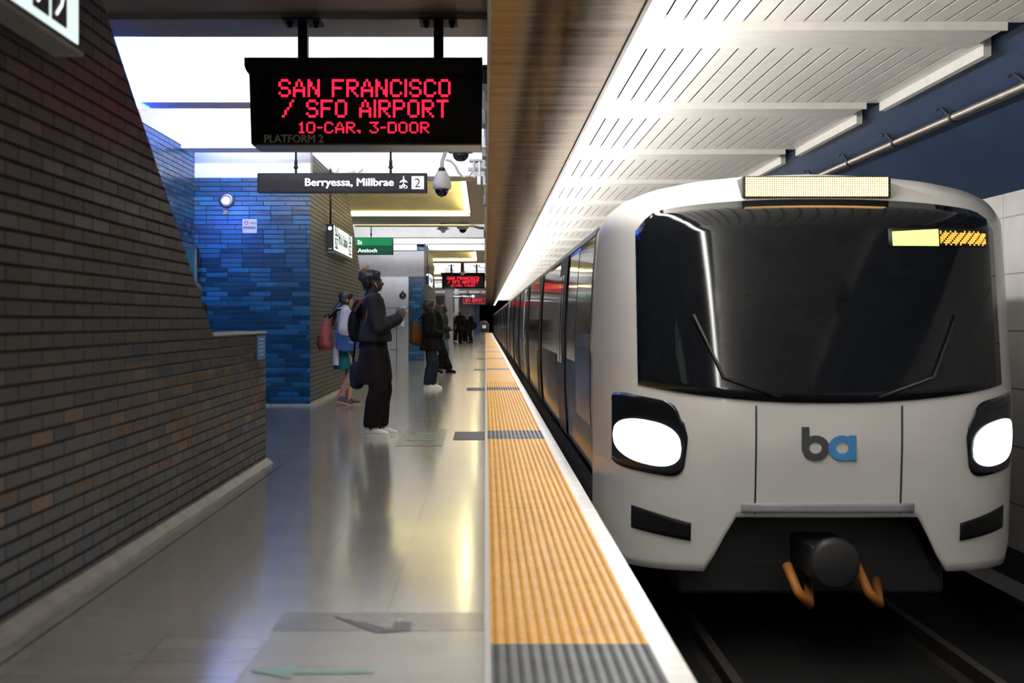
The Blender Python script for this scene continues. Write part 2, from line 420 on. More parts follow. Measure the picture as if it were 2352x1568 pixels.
# ---- platform ceiling: beams, white bays, warm coffers
struct(MB().box(-9, .03, -8, 11.07, 3.595, 3.8).build('ceiling', 'beige'))
beams = [(11.07, 11.75), (15.26, 15.7), (19.3, 19.8), (23.05, 23.85), (31.9, 34.4), (39.8, 40.3), (43, 43.45), (47, 48),
         (55.6, 57.5), (62, 62.5), (66.3, 66.8), (70.5, 71.3), (79, 81.5), (88, 88.5), (93, 93.6), (98, 99), (107, 109), (118, 119), (130, 131)]
n = 7
for a, b in beams:
    struct(MB().box(-6.2 if a > 12 else -9, .03, a, b, 3.55, 4.3).build('trim_%d' % n, 'greyp' if a in (11.07, 31.9, 55.6, 79) else 'white')); n += 1
struct(MB().box(-9, .03, 11.0, 150, 4.25, 4.4).build('ceiling', 'white'))
coffers = [(23.85, 31.9), (48, 55.6), (71.3, 79)]
for a, b in coffers:
    # right-hand frame and the curved warm vault that closes the coffer
    struct(MB().box(-.33, .03, a, b, 3.55, 4.25).build('trim_%d' % n, 'greyp')); n += 1
    mb = MB()
    pts = [(b, 3.60), (b - .5, 3.66), (b - 1.6, 3.86), (b - 3.2, 4.06), (b - 5.2, 4.17), (a, 4.2)]
    o = mb.prism(pts + [(a, 4.24), (b, 4.24)], 0, -6.2, -.33).build('ceiling', 'cream'); struct(o)

# bulkhead soffit
struct(MB().box(.03, .92, -8, 165, 3.0, 4.6).build('trim_%d' % n, 'soffit')); n += 1
struct(MB().box(.905, .935, -8, 165, 2.985, 3.06).build('trim_%d' % n, 'pipe')); n += 1
struct(MB().box(.012, .03, -8, 165, 2.985, 3.10).build('trim_%d' % n, 'gplas')); n += 1

# ---- track ceiling slats
mb = MB(); cb_ = MB(); tr = MB(); end = MB()
k0 = -5
for k in range(k0, 36):
    y0 = 11.9 + 4.4 * k; yb = y0 + .9; y1 = y0 + 4.4
    for j in range(20):
        x0 = 1.16 + j * .168
        mb.box(x0, x0 + .143, yb, y1, 3.70, 3.715)
    cb_.box(1.1, 4.36, y0, yb, 3.655, 3.76); cb_.box(1.1, 4.36, y0 - .03, y0, 3.63, 3.76)
    tr.box(4.50, 4.57, yb + .05, y1 - .05, 3.60, 3.80)
struct(mb.build('ceiling', 'slat')); struct(cb_.build('trim_%d' % n, 'slat')); n += 1
struct(tr.build('trim_%d' % n, 'slat')); n += 1
struct(MB().box(.92, 4.9, -10, 170, 3.85, 3.95).build('ceiling', 'void'))
# blue haunch + grey wall right of the tracks
def haunch():
    m, nt, b = newmat('navy_haunch_panels'); g, s = pos(nt)
    f = noise(nt, g.outputs['Position'], .9, 5, .6); f2 = noise(nt, g.outputs['Position'], 25, 3)
    c = ramp(nt, f, [(.3, (.012, .034, .085)), (.7, (.026, .056, .13))])
    fr = mth(nt, 'FRACT', mth(nt, 'DIVIDE', mth(nt, 'ADD', s.outputs[1], 500), 2.2))
    c = mix(nt, mth(nt, 'LESS_THAN', fr, .006), c, (.01, .02, .05))
    nt.links.new(c, b.inputs['Base Color']); b.inputs['Roughness'].default_value = .45
    bump(nt, b, f2, .3, .004); return m
M['haunch'] = haunch()
struct(MB().prism([(4.60, 3.74), (5.72, 2.60), (5.9, 2.60), (5.9, 4.2), (4.60, 4.2)], 1, -8, 170).build('wall_right', 'haunch'))
struct(MB().box(5.7, 5.9, -8, 230, -1.45, 2.60).build('wall_right', 'tilewall'))

# ================================================================= LIGHTS (fixtures of the place)
M['tube_cool'] = emis('fluorescent_track_lens', (1.0, .97, .92), L_TRACK)
M['tube_bay'] = emis('fluorescent_bay_tube', (.93, .95, 1.0), L_BAY)
M['tube_low'] = emis('fluorescent_alcove_tube', (.88, .92, 1.0), 24.0)
M['cove'] = emis('warm_cove_strip', (1.0, .86, .42), L_COVE)
M['bluelamp'] = emis('blue_wall_washer_lens', (.04, .16, 1.0), L_BLUE)
y = -7.8
while y < 160:
    t = thing('fluorescent_light', 'fluorescent light in the long bright row beside the dark metal soffit over the train', 'light', (1.0, y, 3.05), 'lights in the row over the platform edge')
    MB().prism([(.955, 3.06), (1.06, 3.06), (1.075, 3.09), (1.06, 3.13), (.965, 3.13)], 1, y, y + 2.12).build('lens', 'tube_cool', t)
    MB().box(.92, .955, y, y + 2.12, 3.06, 3.17).build('housing', 'wplas', t)
    y += 2.2
def bay(y, x0, x1, z=3.95, lab='', trough=True, mat='tube_bay'):
    t = thing('ceiling_light', lab, 'light', ((x0 + x1) / 2, y, z + .1), 'tubes lighting the white bays')
    (MB().box(x0, x1, y - .1, y - .05, z, z + .12) if not trough else MB()).build('mount', 'wplas', t) if not trough else MB().prism([(y - .08, z + .12), (y - .08, z - .055), (y + .13, z - .055), (y + .16, z - .035), (y - .06, z - .035), (y - .06, z + .12)], 0, x0, x1).build('added_light_trough', 'wplas', t)  # unseen trough added under the tube to block its downward light
    MB().tube([(x0 + .03, y, z), (x1 - .03, y, z)], .022, 8).build('tube', mat, t)
bl = 'long ceiling tube hidden behind a cross beam, lighting the white bay beyond it'
for a, b in beams:
    if b in (11.75, 15.7, 19.8, 34.4, 40.3, 43.45, 62.5, 66.8, 81.5, 88.5, 93.6, 109):
        if b == 19.8:
            bay(b + .12, -3.95, -2.55, lab='low ceiling tube right above the blue brick wall under the white fascia', trough=False, mat='tube_low')
            bay(b + .12, -2.40, -.35, lab=bl)
        else: bay(b + .12, -3.9, -.35, lab=bl)
bay(60.4, -3.9, -.35, lab='ceiling tube hidden above and behind the second departure board')
for a, b in coffers:
    t = thing('cove_light', 'warm strip lighting the cream vault beyond the cross beam', 'light', (-2, b - .3, 3.6), 'warm cove strips')
    MB().box(-6.1, -.40, b - .26, b - .14, 3.585, 3.61).build('strip', 'cove', t)
    MB().box(-.42, -.34, a + 1.0, b - .2, 3.62, 3.66).build('strip', 'cove', t)
    MB().box(-6.1, -.34, b - .12, b - .01, 3.55, 3.60).build('ledge', 'greyp', t)
t = thing('wall_light', 'blue wall washer high in the alcove behind the brick stair wall', 'light', (-4.05, 16, 2.95))
MB().box(-4.13, -3.955, 14.5, 14.62, 2.80, 3.2).build('housing', 'black', t)
MB().box(-3.965, -3.955, 14.5, 16.9, 2.80, 3.2).build('added_shield', 'black', t); MB().box(-4.12, -3.955, 14.5, 17.05, 2.80, 2.81).build('added_shield', 'black', t)  # unseen plates added to keep blue light off the platform
MB().box(-4.08, -3.98, 14.64, 16.68, 2.96, 3.06).build('lens', 'bluelamp', t)

# ================================================================= TRAIN
CX = 2.45
PR = [(-.60, 1.44), (-.3, 1.53), (0, 1.57), (.5, 1.6), (1.1, 1.6), (1.6, 1.575), (1.9, 1.55), (2.0, 1.50), (2.1, 1.38), (2.18, 1.15), (2.24, .85), (2.28, .5), (2.30, 0)]
def hw(z):
    for (z0, h0), (z1, h1) in zip(PR, PR[1:]):
        if z0 <= z <= z1: return h0 + (h1 - h0) * (z - z0) / (z1 - z0)
    return PR[0][1] if z < PR[0][0] else 0
def ztop(x):
    x = abs(x)
    for (z0, h0), (z1, h1) in zip(PR[4:], PR[5:]):
        if h1 <= x <= h0: return z0 + (z1 - z0) * (h0 - x) / max(h0 - h1, 1e-6)
    return 1.1
YN = 10.15
def yf(x, z):
    a = abs(x) / 1.6
    return YN + .12 * a ** 2 + .75 * a ** 7 + max(0, z - .6) * .16 + max(0, .3 - z) * .10 + (max(0, z - 1.95) * 1.1 if z > 1.95 else 0)
M['tr_white'] = plain('train_white_paint', (.62, .61, .59), .28, var=.05, nscale=2, coat=.4)
M['tr_silver'] = plain('train_brushed_aluminium', (.50, .50, .51), .26, .85, var=.08)
M['tr_roof'] = plain('train_roof_grey', (.42, .42, .43), .35, .3)
M['rail'] = plain('dull_rail_steel', (.035, .03, .028), .5, .6)
M['glass'] = plain('dark_train_glass', (.007, .008, .010), .07, var=.1, spec=.30)
M['glass_side'] = plain('tinted_side_glass', (.03, .032, .036), .08, .0, coat=.6)
M['tr_blue'] = plain('train_blue_graphic', (.02, .09, .22), .3, var=.1)
M['rubber'] = plain('black_rubber', (.012, .012, .013), .5)
M['head'] = emis('headlamp_beam_lens', (.93, .95, 1.0), 7)
M['amber'] = emis('amber_led', (1.0, .55, .16), 14)
M['amber2'] = emis('amber_led_small', (1.0, .45, .06), 3)
M['lime'] = emis('lime_led', (.75, 1.0, .12), 3.5)
train = thing('train', 'white and silver metro train with black windshield running in along the platform', 'train', (CX, YN, -1.25))
xs = sorted(set([round(1.6 * math.sin(R(a)), 4) for a in range(-90, 91, 3)]))
def zbot(x):
    a = abs(x)
    if a < .66: return -.20
    if a < .86: return -.20 - .40 * (a - .66) / .20
    if a < 1.40: return -.60
    return -.60 + (a - 1.40) / .20 * .25
mb = MB(); nv = 44
vs = []
for j in range(nv + 1):
    for x in xs:
        z = zbot(x) + (ztop(x) - zbot(x)) * j / nv; vs.append((CX + x, yf(x, z), z))
nx = len(xs)
mb.add(vs, [(j * nx + i, j * nx + i + 1, (j + 1) * nx + i + 1, (j + 1) * nx + i) for j in range(nv) for i in range(nx - 1)], 0, True)
front = mb.build('cab_front', 'tr_white', train)
md = front.modifiers.new('s', 'SOLIDIFY'); md.thickness = .04; md.offset = 0
def patch(outline_lo, outline_hi, x0, x1, off, name, mat, parent, nu=40, nvv=20, th=.012):
    def fn(u, v):
        x = x0 + (x1 - x0) * u; a = outline_lo(x); b = outline_hi(x); z = a + (b - a) * v
        return (CX + x, yf(x, z) - off, z)
    o = MB().grid(fn, nu, nvv).build(name, mat, parent)
    md = o.modifiers.new('s', 'SOLIDIFY'); md.thickness = th; md.offset = 0
    return o
def rnd(x, c, w, p=6): return max(0.0, 1 - abs((x - c) / w) ** p) ** (1 / 2.5)
ws = patch(lambda x: .62 + .12 * (abs(x) / 1.33) ** 2.2, lambda x: 2.10 - .11 * (abs(x) / 1.33) ** 2.5 - .12 * max(0, (abs(x) - 1.15) / .18) ** 2, -1.33, 1.33, .036, 'windshield', 'glass', train)
for sx in (-1, 1):
    c = 1.27
    def lo(x): return .40 - .27 * rnd(x * sx, c, .27) - .12 * (c - x * sx)
    def hi(x): return .42 + .13 * rnd(x * sx, c, .27) - .35 * (c - x * sx)*.5
    hl = patch(lambda x: lo(x) - .03, lambda x: hi(x) + .10 * rnd(x * sx, c + .04, .25), sx * c - .27, sx * c + .27, .034, 'headlight', 'glass', train, 24, 14)
    patch(lambda x: .32 - .155 * rnd(x * sx, c - .0, .22, 2.5) - .16 * (c - x * sx), lambda x: .32 + .16 * rnd(x * sx, c, .22, 2.5) - .16 * (c - x * sx), sx * c - .22, sx * c + .22, .052, 'lamp_lens', 'head', hl, 60, 12)
    vt = patch(lambda x: -.33 + (.15 * (1.3 - x * sx)) * -1, lambda x: -.17 - .25 * (1.3 - x * sx), sx * 1.17 - .20, sx * 1.17 + .20, .034, 'bumper_vent', 'black', train, 14, 5)
# seams of the centre panel and the mark on it
for x in (-.52, .52):
    patch(lambda q: -.18, lambda q: .60, x - .006, x + .006, .022, 'panel_seam', 'rubber', train, 2, 16, .006)
patch(lambda q: -.17, lambda q: -.10, -.62, .62, .025, 'bumper_strip', 'gplas', train, 10, 3)
M['mark_dark'] = plain('dark_mark_paint', (.05, .055, .06), .4); M['mark_blue'] = plain('blue_mark_paint', (.05, .22, .5), .4)
M['mark_pale'] = plain('pale_blue_mark_paint', (.35, .5, .68), .4)
def ring(cx, cz, ro, ri, st, mat, stem):
    m2 = MB(); y = yf(cx - CX, cz) - .03
    pts = []
    for a in range(0, 361, 15):
        pts.append((cx + ro * math.cos(R(a)), y, cz + ro * .9 * math.sin(R(a)))); pts.append((cx + ri * math.cos(R(a)), y, cz + ri * .9 * math.sin(R(a))))
    fs = [(2 * i, 2 * i + 2, 2 * i + 3, 2 * i + 1) for i in range(24)]
    m2.add(pts, fs); m2.box(stem[0], stem[1], y - .001, y + .001, stem[2], stem[3])
    o = m2.build('front_mark', mat, train); md = o.modifiers.new('s', 'SOLIDIFY'); md.thickness = .006
ring(CX - .10, .30, .10, .045, 0, 'mark_dark', (CX - .2, CX - .145, .30, .45))
ring(CX + .09, .30, .10, .045, 0, 'mark_blue', (CX + .135, CX + .19, .21, .39))
# destination display in the brow, run display inside the windshield
m2 = MB(); m3 = MB()
def dsurf(x, z, off): return (CX + x, yf(x, z) - off, z)
YD = yf(.5, 2.10) - .05
ds = MB().box(CX - .55, CX + .55, YD, YD + .34, 2.115, 2.275).build('destination_display', 'rubber', train, bevel=.012)
for r in range(9):
    for c in range(64):
        x = -.52 + c * .0165; z = 2.132 + r * .0158
        p = Vector((CX + x, YD - .004, z)); h = .0072
        m2.add([p + Vector((-h, 0, 0)), p + Vector((0, 0, -h)), p + Vector((h, 0, 0)), p + Vector((0, 0, h))], [(0, 1, 2, 3)])
m2.build('amber_leds', 'amber', ds)
m4 = MB()
for r in range(8):
    for c in range(30):
        if (r in (0, 7) and c % 3) or (c * 7 + r * 3) % 5 == 0: continue
        p = Vector(dsurf(.86 + c * .0128, 1.76 + r * .0135, .052)); h = .0042
        m3.add([p + Vector((-h, 0, -h)), p + Vector((h, 0, -h)), p + Vector((h, 0, h)), p + Vector((-h, 0, h))], [(0, 1, 2, 3)])
rd = patch(lambda x: 1.745, lambda x: 1.875, .47, 1.25, .046, 'run_display', 'rubber', train, 10, 3, .008)
patch(lambda x: 1.75, lambda x: 1.85 + .02 * (x - .5) / .35, .50, .84, .054, 'lime_panel', 'lime', rd, 8, 3, .004)
m3.build('amber_leds', 'amber2', rd)
# wipers
for s_ in (-1, 1):
    MB().tube([dsurf(s_ * .35, .66, .06), dsurf(s_ * .75, .80, .07), dsurf(s_ * .95, 1.25, .07)], .012, 6).build('wiper', 'rubber', train)
# cars
LC = 20.6; NC = 8
def side(x_off, y0, y1, z0, z1, nz=10, sgn=-1):
    return lambda u, v: (CX + sgn * (hw(z0 + (z1 - z0) * v) + x_off), y0 + (y1 - y0) * u, z0 + (z1 - z0) * v)
ringp = [(-h, z) for z, h in PR] + [(h, z) for z, h in PR[::-1][1:]]
# denser ring
rp = []
for (x0, z0), (x1, z1) in zip(ringp, ringp[1:]):
    for t in range(3): rp.append((x0 + (x1 - x0) * t / 3, z0 + (z1 - z0) * t / 3))
rp.append(ringp[-1])
def shell(ys, name, mats, matf, fronty=None):
    mb = MB(); vs = []; n_ = len(rp)
    for i, yy in enumerate(ys):
        for (x, z) in rp: vs.append((CX + x, yf(x, z) if (fronty and i == 0) else yy, z))
    fs = []; 
    mb.v = vs
    for i in range(len(ys) - 1):
        for k in range(n_ - 1):
            zc = (rp[k][1] + rp[k + 1][1]) / 2
            mb.f.append([i * n_ + k, i * n_ + k + 1, (i + 1) * n_ + k + 1, (i + 1) * n_ + k]); mb.mi.append(matf(zc)); mb.sm.append(True)
        mb.f.append([i * n_, i * n_ + n_ - 1, (i + 1) * n_ + n_ - 1, (i + 1) * n_]); mb.mi.append(0); mb.sm.append(False)
    mb.f.append([(len(ys) - 1) * n_ + k for k in range(n_)]); mb.mi.append(0); mb.sm.append(False)
    if not fronty: mb.f.append([k for k in range(n_)][::-1]); mb.mi.append(0); mb.sm.append(False)
    return mb.build(name, mats, train)
shell([YN, 11.5], 'cab_body', ['tr_white', 'tr_roof'], lambda z: 0, True)
for k in range(NC):
    ys = 11.5 if k == 0 else 11.1 + LC * k + .35
    ye = 11.1 + LC * (k + 1) - .25
    shell([ys, ye], 'car_body', ['tr_silver', 'tr_roof'], lambda z: 1 if z > 1.97 else 0)
    if k: 
        MB().box(CX - 1.3, CX + 1.3, 11.1 + LC * k - .3, 11.1 + LC * k + .4, -.3, 2.1).build('gangway', 'rubber', train)
    if k == 0:
        MB().grid(side(.006, 11.52, 13.3, .35, .95), 4, 10).build('blue_graphic', 'tr_blue', train)
        MB().grid(side(.007, 11.55, 13.3, 1.1, 1.93), 4, 10).build('cab_side_glass', 'glass_side', train)
    else: MB().grid(side(.006, ys, ys + 1.2, .3, 1.93), 2, 10).build('blue_graphic', 'tr_blue', train)
    MB().grid(side(.010, ys, ye, 1.90, 1.97), 2, 2).build('roof_gutter', 'rubber', train)
    MB().grid(side(.035, ys, ye, -.10, -.02), 2, 2).build('door_sill', 'rubber', train)
    cur = 13.4 if k == 0 else ys + 1.4
    for d in (4.6, 11.1, 17.6):
        yd = 11.1 + LC * k + d
        if yd - .75 > cur:
            MB().grid(side(.008, cur, yd - .95, .82, 1.86), 4, 10).build('window', 'glass_side', train)
        dr = MB().grid(side(.022, yd - .72, yd + .72, .0, 1.90), 2, 16).build('door', 'rubber', train)
        MB().grid(side(.028, yd - .30, yd - .06, .75, 1.7), 2, 8).build('door_glass', 'glass_side', dr)
        MB().grid(side(.028, yd + .06, yd + .58, .75, 1.7), 2, 8).build('door_glass', 'glass_side', dr)
        cur = yd + .95
    if ye - .3 > cur: MB().grid(side(.008, cur, ye - .3, .82, 1.86), 4, 10).build('window', 'glass_side', train)
    # bogies and underframe
    MB().box(CX - 1.2, CX + 1.2, ys + .5, ye - .3, -.80, -.30).build('underframe', 'rubber', train)
    for by in (ys + 2.5, ye - 3.0):
        g_ = MB().box(CX - 1.1, CX + 1.1, by - 1.2, by + 1.2, -.95, -.72).build('bogie', 'rubber', train, bevel=.03)
        for wy in (by - .9, by + .9):
            for wx in (CX - .87, CX + .75): MB().lathe([(.36, 0), (.38, .02), (.38, .12), (.30, .13)], (wx, wy, -.83), 'x', 20).build('wheel', 'steel', g_)
# coupler under the nose
cp = MB().box(CX - .16, CX + .16, YN - .15, YN + 1.2, -.62, -.38)
cp.lathe([(.17, 0), (.19, .06), (.12, .16)], (CX, YN - .2, -.5), 'y', 16)
cpo = cp.build('coupler', 'rubber', train, bevel=.02)
M['orange_p'] = plain('orange_cable_sleeve', (.35, .13, .02), .5)
for dx in (-.28, .22):
    MB().tube([(CX + dx, YN + .1, -.55), (CX + dx + .05, YN - .05, -.72), (CX + dx + .14, YN + .0, -.82), (CX + dx + .2, YN + .3, -.7)], .035, 8).build('air_hose', 'orange_p', train)
MB().box(CX - 1.0, CX + 1.0, YN + .55, YN + 1.3, -.85, -.22).build('pilot_plate', 'rubber', train, bevel=.03)
# headlight beams
for sx in (-1, 1):
    ld = bpy.data.lights.new('headlamp_beam', 'SPOT'); ld.energy = 90; ld.spot_size = R(55); ld.spot_blend = .6; ld.color = (.93, .95, 1); ld.shadow_soft_size = .08
    lo_ = bpy.data.objects.new('headlamp_beam', ld); C.objects.link(lo_); lo_.parent = train
    lo_.location = (sx * 1.27, yf(1.27, .3) - .10 - YN, .32 + 1.25); lo_.rotation_euler = (R(90 - 14), 0, R(180) + R(0))
# rails
for x in (CX - .84, CX + .84):
    struct(MB().prism([(x - .07, -1.25), (x + .07, -1.25), (x + .015, -1.22), (x + .035, -1.10), (x - .035, -1.10), (x - .015, -1.22)], 1, -8, 200).build('trim_%d' % n, 'rail')); n += 1
tr3 = MB().box(CX + 1.75, CX + 1.85, -8, 200, -1.25, -1.0); tr3.box(CX + 1.68, CX + 1.95, -8, 200, -.98, -.95)
tag(tr3.build('third_rail', 'rubber'), 'covered third rail along the dark track bed by the far wall', 'rail')
# ---- pipe on the haunch
px_, pz_ = 4.86, 3.32
t = thing('wall_pipe', 'grey metal pipe clamped along the sloping navy wall above the train', 'pipe', (px_, 5, pz_))
MB().tube([(px_, -4, pz_), (px_, 80, pz_)], .045, 14).build('pipe_run', 'pipe', t)
yb = 4.25
while yb < 60:
    m_ = MB().tube([(px_, yb - .03, pz_), (px_, yb + .03, pz_)], .058, 14)
    m_.tube([(px_, yb, pz_), (px_ + .16, yb, pz_ + .13)], .014, 6)
    m_.box(px_ - .015, px_ + .015, yb + .05, yb + .22, pz_ - .02, pz_ + .05); m_.tube([(px_ - .03, yb + .5, pz_ + .14), (px_ + .1, yb + .5, pz_ + .28)], .016, 6)
    m_.tube([(px_ + .02, yb + .1, pz_), (px_ + .0, yb + .5, pz_ + .2)], .014, 6)
    m_.build('pipe_clamp', 'rubber', t); yb += 2.1

# ================================================================= SIGNS
M['led'] = emis('red_led', (1.0, .012, .05), 2.6)
M['led_dim'] = emis('red_led_far', (1.0, .012, .04), 1.8)
M['olive'] = plain('olive_sign_paint', (.45, .46, .32), .6)
M['wtext'] = emis('lit_white_lettering', (1, 1, 1), 1.3, (.8, .8, .8))
M['signbk'] = plain('charcoal_sign_face', (.022, .020, .024), .35)
M['screen'] = plain('black_led_screen', (.004, .003, .003), .25)
F57 = {'S': '01110 10001 10000 01110 00001 10001 01110', 'A': '00100 01010 01010 10001 11111 10001 10001', 'N': '10001 11001 11001 10101 10011 10011 10001',
 'F': '11111 10000 10000 11110 10000 10000 10000', 'R': '11110 10001 10001 11110 10100 10010 10001', 'C': '01110 10001 10000 10000 10000 10001 01110',
 'I': '1 1 1 1 1 1 1', 'O': '01110 10001 10001 10001 10001 10001 01110', '/': '00001 00010 00010 00100 01000 01000 10000',
 'P': '11110 10001 10001 11110 10000 10000 10000', 'T': '11111 00100 00100 00100 00100 00100 00100', 'D': '11110 10001 10001 10001 10001 10001 11110',
 '1': '010 110 010 010 010 010 111', '0': '01110 10001 10001 10001 10001 10001 01110', '-': '000 000 000 111 000 000 000', ',': '00 00 00 00 00 11 01', '3': '11111 00010 00100 00010 00001 10001 01110',
 ' ': '000 000 000 000 000 000 000'}
def ledtext(body, x0, x1, z0, z1, y, name, mat, parent, k=2):
    cols = []; tot = 0
    for ch in body:
        g_ = F57[ch].split(' '); cols.append((tot, g_)); tot += len(g_[0]) + 1
    tot -= 1; cw = (x1 - x0) / tot; chh = (z1 - z0) / 7; mb = MB()
    rr = min(cw, chh) / k * .56
    for off, g_ in cols:
        for r_, line in enumerate(g_):
            for c_, b_ in enumerate(line):
                if b_ == '1':
                    for i in range(k):
                        for j in range(k):
                            cx = x0 + (off + c_ + (i + .5) / k) * cw; cz = z1 - (r_ + (j + .5) / k) * chh
                            q = 6 if k > 1 else 5
                            mb.add([(cx + rr * math.cos(2 * math.pi * a / q), y, cz + rr * math.sin(2 * math.pi * a / q)) for a in range(q)], [tuple(range(q))])
    o = mb.build(name, mat, parent)
    return o
def led_sign(Y, lab, k=2, garble=False, dim='led'):
    s0 = F / 11.0
    def X(px): return (px - VX) / s0
    def Z(py): return HC - (py - VY) / s0
    t = thing('departure_board', lab, 'sign', (X(840), Y, Z(330)), 'red lettered boards')
    MB().prism([(X(572), Z(172)), (X(577), Z(330)), (X(1106), Z(330)), (X(1108), Z(160)), (X(572), Z(160))], 1, Y + .004, Y + .42).build('cabinet', 'black', t)
    MB().prism([(X(562), Z(133)), (X(562), Z(152)), (X(566), Z(163)), (X(573), Z(172)), (X(1108), Z(172)), (X(1108), Z(133))], 1, Y - .02, Y + .44).build('hood', 'black', t)
    MB().box(X(580), X(1104), Y + .01, Y + .41, Z(330) - .012, Z(330) - .001).build('bottom_panel', 'steel', t)
    MB().box(X(600), X(1085), Y - .002, Y + .004, Z(306) - .02, Z(180) + .01).build('screen', 'screen', t)
    for px in (691, 1006):
        p = MB().box(X(px - 11), X(px + 11), Y + .10, Y + .20, Z(134), 3.60).build('post', 'black', t)
        m_ = MB().box(X(px - 44), X(px + 44), Y + .0, Y + .3, 3.535, 3.548)
        for bx in (px - 28, px + 32): m_.lathe([(.03, 0), (.012, -.05)], (X(bx), Y + .08, 3.535), 'z', 8)
        m_.build('bracket', 'black', p)
    if not garble:
        ledtext('SAN FRANCISCO', X(640), X(1035), Z(223), Z(182), Y - .005, 'led_text', dim, t, k)
        ledtext('/ SFO AIRPORT', X(648), X(1030), Z(270), Z(229), Y - .005, 'led_text', dim, t, k)
        ledtext('10-CAR, 3-DOOR', X(687), X(986), Z(306), Z(280), Y - .005, 'led_text', dim, t, k)
    else:
        mb = MB()
        for i in range(46):
            for (zz) in (Z(170), Z(318)): mb.box(X(600 + i * 11), X(605 + i * 11), Y - .006, Y - .004, zz - .01, zz + .01)
        for j in range(12):
            for xx in (X(602), X(1094)): mb.box(xx - .01, xx + .01, Y - .006, Y - .004, Z(178 + j * 12) - .01, Z(178 + j * 12) + .01)
        mb.build('led_border', dim, t)
        ledtext('SFO AIRPORT', X(640), X(1060), Z(290), Z(200), Y - .005, 'led_text', dim, t, 1)
    text('platform_number', 'PLATFORM 2', 'olive', t, (X(607), Y - .002, Z(327)), .085, width=X(743) - X(607), bold=.0015)
    return t
led_sign(11.0, 'large black departure board with red lettering hanging nearest, above the platform')
led_sign(59.4, 'smaller looking black departure board with red lettering, second along the platform', 1)
led_sign(112, 'tiny distant departure board with a red dotted border beside the metal soffit', 1, True)

def plane_icon(mb, cx, cz, s, y):
    pts = [(0, 1), (.09, .85), (.1, .3), (.75, -.22), (.75, -.42), (.1, -.15), (.08, -.6), (.3, -.8), (.3, -.95), (0, -.85)]
    full = pts + [(-a, b) for a, b in pts[::-1][1:-1]]
    mb.prism([(cx + a * s, cz + b * s) for a, b in full], 1, y - .004, y)
def dest_sign(Y, lab, full=True):
    s0 = F / 15.7
    def X(px): return (px - VX) / s0
    def Z(py): return HC - (py - VY) / s0
    t = thing('destination_sign', lab, 'sign', (X(790), Y, Z(447)), 'Berryessa signs')
    MB().box(X(600), X(983), Y, Y + .12, Z(447), Z(403)).build('sign_box', 'signbk', t, bevel=.004)
    m_ = MB(); e = .012
    for a in ((X(600), X(983), Z(403) - e, Z(403)), (X(600), X(983), Z(447), Z(447) + e), (X(600), X(600) + e, Z(447), Z(403)), (X(983) - e, X(983), Z(447), Z(403))):
        m_.box(a[0], a[1], Y - .006, Y + .002, a[2], a[3])
    m_.build('frame', 'black', t)
    text('lettering', 'Berryessa, Millbrae', 'wtext', t, (X(707), Y - .003, Z(431.5)), .118, width=X(908) - X(707), bold=.0028)
    m_ = MB(); plane_icon(m_, X(930), Z(420), .055, Y); m_.build('airplane_symbol', 'wtext', t)
    text('lettering', 'SFO', 'wtext', t, (X(920), Y - .003, Z(437.5)), .048, width=X(939) - X(920), bold=.001)
    bxo = MB().box(X(948), X(976), Y - .004, Y, Z(439), Z(410)).build('number_plate', 'wtext', t, bevel=.003)
    text('number', '2', 'signbk', bxo, (X(955), Y - .006, Z(435)), .14, width=X(969) - X(956))
    for px in (685, 900):
        p = MB().tube([(X(px), Y + .06, Z(404)), (X(px), Y + .06, 3.56 if Y < 40 else 4.26)], .011, 8)
        p.ell((X(px), Y + .06, Z(388)), (.026, .026, .026), 10, 8); p.ell((X(px), Y + .06, Z(399)), (.015, .015, .02), 8, 6)
        p.lathe([(.018, 0), (.018, .05)], (X(px), Y + .06, Z(383)), 'z', 10)
        p.build('hanger_rod', 'rubber', t)
    return t
dest_sign(15.45, 'black hanging sign reading Berryessa, Millbrae with airplane symbol and number 2')
dest_sign(85, 'tiny distant destination sign hanging left of the far departure boards')

